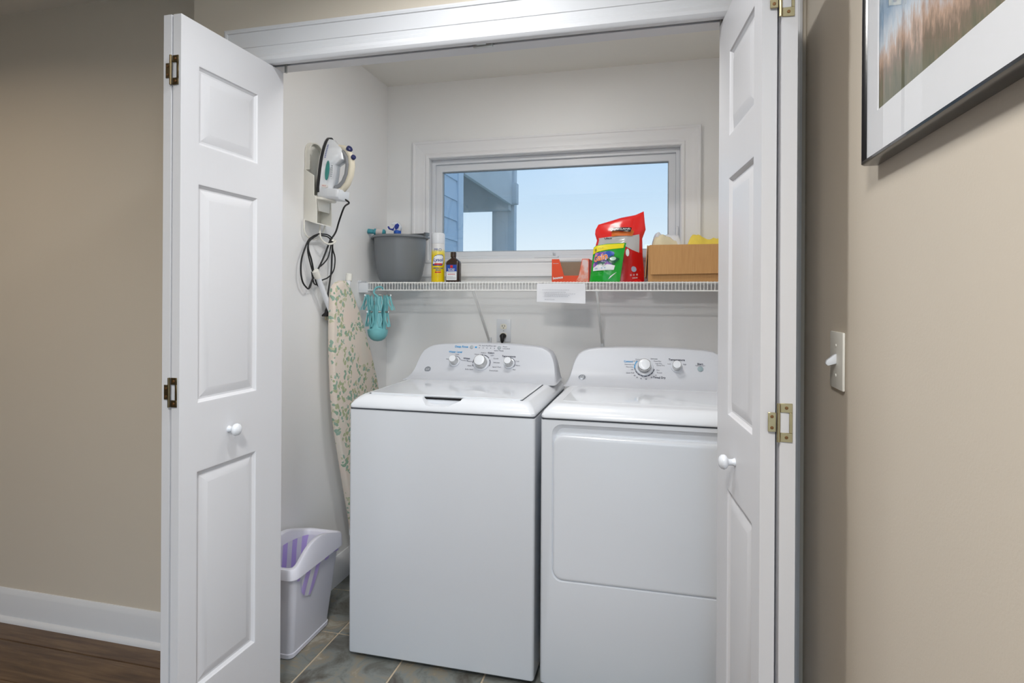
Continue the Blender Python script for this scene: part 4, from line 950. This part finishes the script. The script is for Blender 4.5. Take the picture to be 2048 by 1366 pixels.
strap([(.192, .062), (.184, .082), (.166, .098), (.135, .107), (.097, .106), (.066, .096), (.046, .080), (.036, .062)], .0190, .0125, 'grip', M('grey_grip', (140, 142, 146), .55, nscale=30, namt=.03))
heel = []
for h, k in ((.004, .94), (.012, 1.0), (.085, .96), (.100, .86)):
    heel.append([ip(l, h, w) for l, w in ((-.012, -.040*k), (-.012, .040*k), (-.004, .050*k), (.028, .050*k), (.030, .044*k), (.030, -.044*k), (.028, -.050*k), (-.004, -.050*k))])
B().loft(heel).obj('heel_rest', plastic_w, IR, bevel=.003)
nb = M('navy_button', (34, 42, 96), .35, nscale=60, namt=.06)
for l, h, r in ((.199, .100, .0135), (.166, .122, .0105)):
    B().lathe([(r*.9, -.002), (r, .003), (r, .010), (r*.8, .0125), (r*.2, .0135)], ip(l, h, -.004), 20, (AX_H*.8+AX_L*.55-AX_W*.35)).obj('button', nb, IR)
B().lathe([(.012, 0), (.012, .006)], ip(.196, .096, -.004), 20, (AX_H*.8+AX_L*.55-AX_W*.35)).obj('button_collar', gasket, IR)
def side_oval(l0, h0, rl, rh, w, mat, name):
    bd = B(); bd.loft([[ip(l0+rl*math.cos(2*PI*i/20), h0+rh*math.sin(2*PI*i/20), -w_) for i in range(20)] for w_ in (w-.004, w)])
    return bd.obj(name, mat, IR, smooth=40)
side_oval(.100, .040, .040, .0085, .0505, M('teal_window', (44, 138, 132), .2, nscale=30, namt=.06, coat=.5), 'water_window')
side_oval(.097, .058, .030, .0075, .0440, M('white_scale_plate', (232, 234, 240), .35, nscale=30, namt=.01), 'dial_scale')
bd = B()
for k in range(6): bd.add([ip(.077+k*.0085, .0525, -.0445), ip(.077+k*.0085, .0620, -.0445), ip(.0790+k*.0085, .0620, -.0445), ip(.0790+k*.0085, .0525, -.0445)], [(0, 1, 2, 3)])
bd.obj('scale_marks', ink_g, IR, smooth=0)
side_oval(.036, .034, .008, .017, .0500, M('pale_badge', (236, 232, 230), .35, nscale=30, namt=.01), 'badge')
bd = B()
for k in range(3): bd.add([ip(.034, .026+k*.006, -.0503), ip(.034, .028+k*.006, -.0503), ip(.039, .028+k*.006, -.0503), ip(.039, .026+k*.006, -.0503)], [(0, 1, 2, 3)])
bd.obj('badge_marks', cred, IR, smooth=0)
# brand print along the skirt
bd = B()
for k in range(8): bd.add([ip(.150+k*.0075, .0215, -wid(.15+k*.0075)*.985-.0008), ip(.150+k*.0075, .0265, -wid(.15+k*.0075)*.965-.0008), ip(.1555+k*.0075, .0265, -wid(.1555+k*.0075)*.965-.0008), ip(.1555+k*.0075, .0215, -wid(.1555+k*.0075)*.985-.0008)], [(0, 1, 2, 3)])
bd.obj('side_print', M('violet_ink', (130, 136, 176), .5, nscale=60, namt=.03), IR, smooth=0)
# cord of the iron, wound over the hooks, with its plug
XC = -1.388
CD = B()
hl = ip(-.004, .098, .012)
CD.tube([hl, (hl[0]+.008, hl[1]+.02, hl[2]-.012), (-1.30, 2.262, 1.690), (-1.345, 2.300, 1.640), (-1.362, 2.300, 1.590), (-1.370, 2.272, 1.552), (-1.372, 2.252, 1.520), (-1.376, 2.228, 1.474), (-1.380, 2.195, 1.425), (XC, 2.170, 1.385), (XC, 2.140, 1.342)], .0038, 8, sub=6)
CD.tube([(-1.376, 2.183, 1.567), (XC, 2.140, 1.543), (XC, 2.105, 1.495), (XC, 2.085, 1.453), (XC, 2.082, 1.403), (XC, 2.094, 1.366), (XC, 2.118, 1.345), (XC, 2.138, 1.339), (XC, 2.156, 1.362), (XC+.005, 2.163, 1.406), (XC+.005, 2.148, 1.457), (XC+.004, 2.127, 1.501), (XC+.004, 2.134, 1.534), (-1.374, 2.176, 1.563)], .0034, 8, sub=6)
CD.tube([(-1.374, 2.190, 1.570), (XC+.004, 2.145, 1.548), (XC+.004, 2.122, 1.50), (XC+.006, 2.140, 1.44), (XC+.008, 2.165, 1.39), (XC+.006, 2.188, 1.357), (XC, 2.215, 1.352), (XC, 2.205, 1.372)], .0030, 8, sub=6)
CD.tube([(-1.374, 2.206, 1.571), (-1.372, 2.252, 1.572), (-1.370, 2.282, 1.560), (-1.378, 2.300, 1.545), (XC, 2.321, 1.513), (XC, 2.338, 1.481), (XC, 2.334, 1.436), (XC, 2.314, 1.409), (XC, 2.277, 1.388), (XC, 2.230, 1.375), (XC, 2.195, 1.357), (XC, 2.172, 1.366), (XC, 2.158, 1.41)], .0030, 8, sub=6)
CD.tube([(-1.372, 2.204, 1.564), (-1.370, 2.248, 1.563), (-1.372, 2.278, 1.548), (-1.378, 2.282, 1.512), (-1.380, 2.268, 1.476), (-1.380, 2.237, 1.450), (-1.380, 2.200, 1.430)], .0030, 8, sub=6)
CD.tube([(-1.374, 2.290, 1.556), (-1.380, 2.304, 1.535), (XC, 2.313, 1.490), (XC, 2.309, 1.424), (XC, 2.296, 1.369), (XC, 2.287, 1.336), (XC, 2.276, 1.281), (XC, 2.275, 1.252)], .0040, 8, sub=6)
cordo = CD.obj('cord', black_rub, IR, smooth=70)
B().loft([[(XC-.006*k, 2.275-.012*k, z_), (XC+.006*k, 2.275-.012*k, z_), (XC+.006*k, 2.275+.012*k, z_), (XC-.006*k, 2.275+.012*k, z_)] for k, z_ in ((.5, 1.256), (.75, 1.248), (.9, 1.238), (1.5, 1.232), (1.9, 1.227), (1.9, 1.221))]).obj('plug', black_rub, cordo, bevel=.001)
for dy in (-.008, .008): B().box(XC-.001, XC+.001, 2.275+dy-.003, 2.275+dy+.003, 1.204, 1.2215).obj('prong', brass, cordo)
bd = B(); bd.lathe([(.014, -.005), (.014, .005)], (-1.374, 2.291, 1.548), 18, (0, .4, .9), False, False); bd.lathe([(.012, -.005), (.012, .005)], (-1.374, 2.291, 1.548), 18, (0, .4, .9), False, False)
bd.obj('cord_tie', plastic_c, cordo)

# ---- ironing board leaning in the corner
NO = Vector((0, 2.300, 1.372)); DA = Vector((0, .284, -.959)); DB = Vector((0, .959, .284))
prof = [(0, .02), (.006, .042), (.02, .057), (.045, .072), (.08, .086), (.16, .113), (.25, .138), (.35, .161), (.45, .181), (.54, .194), (.62, .199), (.9, .199), (1.28, .197), (1.335, .192), (1.358, .180)]
loop = [(a, -h) for a, h in prof]+[(a, h) for a, h in reversed(prof)]
def bp_(a, b_, x): p_ = NO+DA*a+DB*b_; return (x, p_.y, p_.z)
IB = thing('ironing_board', 'ironing board with a leaf-print cover leaning beside the washing machine', 'ironing board', (-1.34, 2.6, .01))
B().loft([[bp_(.679+(a-.679)*k, b_*k, x) for a, b_ in loop] for x, k in ((-1.361, .985), (-1.358, 1.0), (-1.338, 1.0), (-1.333, .992), (-1.3305, .97))]).obj('padded_cover', cover_m, IB, smooth=60)
leg_m = M('white_tube', (226, 229, 234), .3, nscale=20, namt=.02)
l1 = B().tube([(-1.372, 2.172, 1.395), (-1.372, 2.30, 1.215), (-1.373, 2.55, .55), (-1.373, 2.66, .22)], .0115, 12).obj('leg', leg_m, IB)
B().tube([(-1.372, 2.158, 1.414), (-1.372, 2.178, 1.386)], .0145, 14).obj('cap', plastic_c, l1, bevel=0)
l2 = B().tube([(-1.372, 2.432, 1.395), (-1.372, 2.412, 1.30), (-1.373, 2.44, .9), (-1.373, 2.47, .2)], .0115, 12).obj('leg', leg_m, IB)
B().tube([(-1.372, 2.436, 1.412), (-1.372, 2.430, 1.380)], .0145, 14).obj('cap', plastic_c, l2, bevel=0)

# ---- folding clip hanger on the shelf lip
CH = thing('clip_hanger', 'turquoise folding clothes-peg hanger hanging from the shelf end', 'hanger', (-1.302, 2.585, 1.09))
tq = M('turquoise_plastic', (116, 182, 188), .35, nscale=25, namt=.04); tq2 = M('turquoise_plastic_clip', (124, 190, 195), .38, nscale=25, namt=.05)
hx, hy = -1.302, 2.583
B().lathe([(.003, 1.094), (.020, 1.097), (.034, 1.106), (.044, 1.120), (.0485, 1.137), (.049, 1.150), (.046, 1.152)], (hx, hy, 0), 32).obj('dome', tq, CH, smooth=50)
B().lathe([(.040, 1.150), (.030, 1.156), (.020, 1.18), (.018, 1.22), (.021, 1.245), (.019, 1.262), (.010, 1.275), (.007, 1.30)], (hx, hy, 0), 24).obj('spindle', tq, CH, smooth=50)
B().tube([(hx, hy, 1.295), (hx-.001, hy-.001, 1.310), (hx-.016, hy, 1.320), (hx-.022, hy, 1.332), (hx-.013, hy+.003, 1.350), (hx+.002, hy+.010, 1.356), (hx+.012, hy+.022, 1.352), (hx+.014, hy+.028, 1.338)], .0048, 8, sub=4).obj('hook', tq, CH)
for k in range(8):
    a = 2*PI*k/8+.39; ca, sa = math.cos(a), math.sin(a)
    def rp_(r, z, s=0): return (hx+r*ca-s*sa, hy+r*sa*.42+s*ca, z)
    am = B().loft([[rp_(r-.003, z, -.006), rp_(r+.003, z, -.006), rp_(r+.003, z, .006), rp_(r-.003, z, .006)] for r, z in ((.040, 1.150), (.043, 1.20), (.050, 1.25), (.056, 1.30), (.062, 1.318))]).obj('arm', tq, CH, smooth=30)
    for zc, r0 in ((1.302, .066), (1.222, .054)):
        tilt = (.020 if abs(ca) > .8 else .004)*(1 if zc > 1.25 else .5)
        for sgn in (-1, 1):
            B().loft([[rp_(r-.0022, z, s*sgn-.0022), rp_(r+.0022, z, s*sgn-.0022), rp_(r+.0022, z, s*sgn+.0022), rp_(r-.0022, z, s*sgn+.0022)] for r, z, s in ((r0, zc+.008, .0045), (r0+tilt*.4, zc-.024, .010), (r0+tilt, zc-.050, .0035), (r0+tilt*1.1, zc-.058, .0028))]).obj('clip_jaw', tq2, am, smooth=30)
        B().tube([rp_(r0, zc+.014, -.006), rp_(r0, zc+.014, .006)], .0045, 8).obj('clip_spring', steel, am)

# ================================================================== bin, socket, switch, picture
BN = thing('waste_bin', 'white plastic waste bin with a purple striped liner beside the washing machine', 'bin', (-1.31, 1.965, 0))
def rr(x0, x1, y0, y1, z, r=.022): return [(a, c, z) for a, c in rrect(x0, x1, y0, y1, r, 5)]
bin_m = M('bin_plastic', (222, 222, 232), .32, nscale=6, namt=.015)
B().loft([rr(-1.372, -1.266, 1.852, 2.098, 0), rr(-1.374, -1.262, 1.848, 2.102, .004), rr(-1.375, -1.261, 1.847, 2.103, .018), rr(-1.372, -1.264, 1.850, 2.100, .020), rr(-1.394, -1.228, 1.812, 2.112, .300), rr(-1.395, -1.226, 1.810, 2.114, .318),
          rr(-1.391, -1.230, 1.814, 2.110, .318), rr(-1.390, -1.232, 1.816, 2.108, .300), rr(-1.369, -1.268, 1.856, 2.094, .02)]).obj('shell', bin_m, BN, smooth=40)
# arched open rim
N = 24
def rimh(y_):
    q = max(0, min(1, (y_-1.80)/.33)); return .350+.052*math.sin(PI*min(1, q**.85))**1.2+.012*q
ol = rrect(-1.397, -1.214, 1.792, 2.134, .030, 6)
dense = []
for i in range(len(ol)):
    a, c = ol[i], ol[(i+1) % len(ol)]; d = math.dist(a, c); k = max(1, int(d/.02))
    for j in range(k): dense.append((a[0]+(c[0]-a[0])*j/k, a[1]+(c[1]-a[1])*j/k))
cx0, cy0 = -1.3055, 1.963
def ins(p_, k): return (cx0+(p_[0]-cx0)*(1-k/.0915), cy0+(p_[1]-cy0)*(1-k/.171))
rings = [[(*ins(p_, .004), .312) for p_ in dense], [(*ins(p_, 0), .314) for p_ in dense], [(*ins(p_, .002), rimh(p_[1])-.008) for p_ in dense], [(*ins(p_, .005), rimh(p_[1])-.001) for p_ in dense], [(*ins(p_, .010), rimh(p_[1])) for p_ in dense],
         [(*ins(p_, .022), rimh(p_[1])-.001) for p_ in dense], [(*ins(p_, .026), rimh(p_[1])-.006) for p_ in dense], [(*ins(p_, .028), .318) for p_ in dense]]
B().loft(rings, cap0=False, cap1=False).obj('rim', bin_m, BN, smooth=50)
bd = B()
rings = [[(*ins(p_, .0285), .340+.4*(rimh(p_[1])-.352)) for p_ in dense], [(*ins(p_, .032), .29) for p_ in dense], [(*ins(p_, .036+.003*math.sin(9*i)), .22) for i, p_ in enumerate(dense)], [(*ins(p_, .05), .10) for p_ in dense]]
bd.loft(rings, cap0=False).obj('liner', liner_m, BN, smooth=70)
def sx_of(z_): return -1.264+(.038)*(z_-.02)/.28
bd = B(); Nn = 20; vs = []
for i in range(Nn+1):
    y_ = 1.822+.280*i/Nn; q = (y_-1.822)/.280
    dep = .012+.004*math.sin(20*q)+(.092*max(0, 1-((q-.30)/.20)**2)**.5 if abs(q-.30) < .20 else 0)
    for j in range(6):
        z_ = .313-dep*j/5; vs.append((sx_of(z_)+.0035+.0015*math.sin(40*q)*j/5, y_, z_))
bd.add(vs, [(i*6+j, i*6+j+1, (i+1)*6+j+1, (i+1)*6+j) for i in range(Nn) for j in range(5)]); bd.obj('liner_flap', liner_m, BN, smooth=70)

OU = thing('wall_outlet', 'white wall outlet behind the washing machine with a black plug in it', 'outlet', (-.757, YB, 1.08))
B().box(-.794, -.720, 2.8935, 2.8995, 1.082, 1.198).obj('cover_plate', plastic_w, OU, bevel=.002)
ivory = M('ivory_socket', (232, 228, 214), .35, nscale=40, namt=.01)
for zc in (1.160, 1.115):
    s_ = B().prism(rrect(-.757-.0165, -.757+.0165, zc-.0135, zc+.0135, .010, 5), XZ, 2.8915, 2.8936).obj('socket', ivory, OU)
    for dx in (-.0065, .0065): B().box(-.757+dx-.0011, -.757+dx+.0011, 2.8909, 2.8916, zc-.001, zc+.0075).obj('slot', black_rub, s_, smooth=0)
    B().lathe([(.0024, 0), (.0024, .0006)], (-.757, 2.8916, zc-.007), 10, (0, -1, 0)).obj('slot', black_rub, s_)
B().lathe([(.003, 0), (.0025, .001)], (-.757, 2.8936, 1.1385), 10, (0, -1, 0)).obj('screw', steel, OU)
PC = thing('power_cord', 'black power plug and cord of the washing machine in the lower socket', 'power cord', (-.757, 2.88, .70))
B().loft([[(-.757+k*math.cos(2*PI*i/20)*.0165, y_, 1.113+kz+k*math.sin(2*PI*i/20)*.014) for i in range(20)] for y_, k, kz in ((2.8905, .9, 0), (2.886, 1, 0), (2.874, .95, -.002), (2.866, .6, -.006))]).obj('plug', black_rub, PC, bevel=0)
B().tube([(-.757, 2.872, 1.115), (-.757, 2.868, 1.095), (-.758, 2.870, 1.07), (-.760, 2.872, 1.0), (-.77, 2.872, .70)], [.011, .0095, .006, .005, .005, .005], 10, sub=3).obj('cord', black_rub, PC)

SW = thing('light_switch', 'white toggle light switch on the wall beside the right folded doors', 'light switch', (XR, 1.325, 1.118))
B().box(XR-.006, XR-.0005, 1.281, 1.368, 1.120, 1.237).obj('cover_plate', plastic_c, SW, bevel=.0025)
B().prism([(-.006, 1.172), (-.006, 1.192), (-.010, 1.190), (-.024, 1.178), (-.026, 1.171), (-.022, 1.167)], lambda u, v, w: (XR+u, w, v), 1.3195, 1.3295).obj('toggle', plastic_w, SW, bevel=.001)
for z_ in (1.148, 1.209): B().lathe([(.0035, 0), (.003, .0012), (.001, .0015)], (XR-.006, 1.3245, z_), 12, (-1, 0, 0)).obj('screw', plastic_c, SW)

PF = thing('framed_picture', 'black-framed landscape picture with a wide white mat on the right wall', 'picture', (XR, .60, 1.53))
px0, px1 = .08, 1.112; pz0, pz1 = 1.530, 2.30
blk = M('black_frame_lacquer', (22, 22, 26), .18, nscale=30, namt=.05, coat=.5)
fp = [(0, 0), (0, .021), (.002, .026), (.006, .0265), (.009, .022), (.0105, .014), (.0105, 0)]
for (a, c) in (((px0, pz0), (px1, pz0)), ((px1, pz0), (px1, pz1)), ((px1, pz1), (px0, pz1)), ((px0, pz1), (px0, pz0))):
    my, mz = (px0+px1)/2, (pz0+pz1)/2
    mk = lambda p_, q, h: (XR-.0005-h, p_[0]+(q if p_[0] < my else -q), p_[1]+(q if p_[1] < mz else -q))
    B().loft([[mk(a, q, h) for q, h in fp], [mk(c, q, h) for q, h in fp]]).obj('frame_side', blk, PF, smooth=30)
my0, my1, mz0, mz1 = .135, 1.056, 1.607, 2.225
mat_m = M('white_mat_board', (228, 230, 234), .8, nscale=60, namt=.01)
bd = B(); o4 = [(px0+.010, pz0+.010), (px1-.010, pz0+.010), (px1-.010, pz1-.010), (px0+.010, pz1-.010)]; i4 = [(my0, mz0), (my1, mz0), (my1, mz1), (my0, mz1)]; j4 = [(my0+.002, mz0+.002), (my1-.002, mz0+.002), (my1-.002, mz1-.002), (my0+.002, mz1-.002)]
bd.add([(.3435, *p_) for p_ in o4]+[(.3435, *p_) for p_ in i4]+[(.3455, *p_) for p_ in j4], [(i, (i+1) % 4, 4+(i+1) % 4, 4+i) for i in range(4)]+[(4+i, 4+(i+1) % 4, 8+(i+1) % 4, 8+i) for i in range(4)])
bd.obj('mat', mat_m, PF, smooth=0)
B().box(.3460, .349, my0-.01, my1+.01, mz0-.01, mz1+.01).obj('print', print_m, PF, smooth=0)
B().add([(.3420, px0+.009, pz0+.009), (.3420, px1-.009, pz0+.009), (.3420, px1-.009, pz1-.009), (.3420, px0+.009, pz1-.009)], [(3, 2, 1, 0)], ).obj('glass', pic_glass, PF, smooth=0, keep=True)

# ================================================================== ceiling lamps: the hall downlight and the added fill lamps
def lamp(name, label, x, y, r, watts, col=(1, .955, .89), spread=180):
    L = thing(name, label, 'ceiling lamp', (x, y, ZC-.04))
    B().lathe([(r+.025, ZC-.0005), (r+.028, ZC-.010), (r+.020, ZC-.022), (r+.004, ZC-.024), (r+.002, ZC-.010)], (x, y, 0), 40, cap1=False).obj('trim_ring', plastic_w, L, smooth=50)
    lens, t, b = graph('lit_lens')
    b.inputs['Base Color'].default_value = (.9, .9, .88, 1); b.inputs['Emission Color'].default_value = (*col, 1); b.inputs['Emission Strength'].default_value = 2.0
    B().lathe([(r, ZC-.012), (r*.9, ZC-.018), (r*.2, ZC-.020)], (x, y, 0), 40, cap0=True).obj('lens', lens, L, smooth=60)
    ld = bpy.data.lights.new(name+'_light', 'AREA'); ld.shape = 'DISK'; ld.size = 2*r; ld.energy = watts; ld.color = col; ld.spread = math.radians(spread)
    lo = bpy.data.objects.new('bulb', ld); COL.objects.link(lo); lo.parent = L; lo.location = (0, 0, .04-.026)
lamp('ceiling_downlight', 'small round downlight in the hall ceiling before the closet', -.50, 1.09, .075, HALL_LAMP, (.97, .985, 1), 156)
lamp('ceiling_downlight', 'small round warm downlight added further left to light the hall wall', -2.55, .85, .075, 7.0, (1, .84, .66), 160)  # added warm fill for the left hall wall
lamp('closet_fill_lamp', 'added round flush fill lamp inside the closet, hidden by the header', -.50, 2.02, .16, CLOSET_FILL, (1, .985, .96))  # added to brighten the closet walls, out of view above the header
lamp('room_fill_lamp', 'added round flush fill lamp in the unseen room behind the camera', -.30, -.25, .17, ROOM_FILL, (1, .975, .94))  # added fill from behind the camera
for o in bpy.data.objects:
    if '_o' in o: del o['_o']
    if o.name.split('.')[0] in ('lettering', 'blue_lettering', 'dark_lettering', 'white_lettering', 'red_lettering', 'green_lettering', 'letter_outline', 'small_print', 'print_lines', 'scale_marks', 'badge_marks', 'side_print', 'emblem_letters'): o['kind'] = 'stuff'
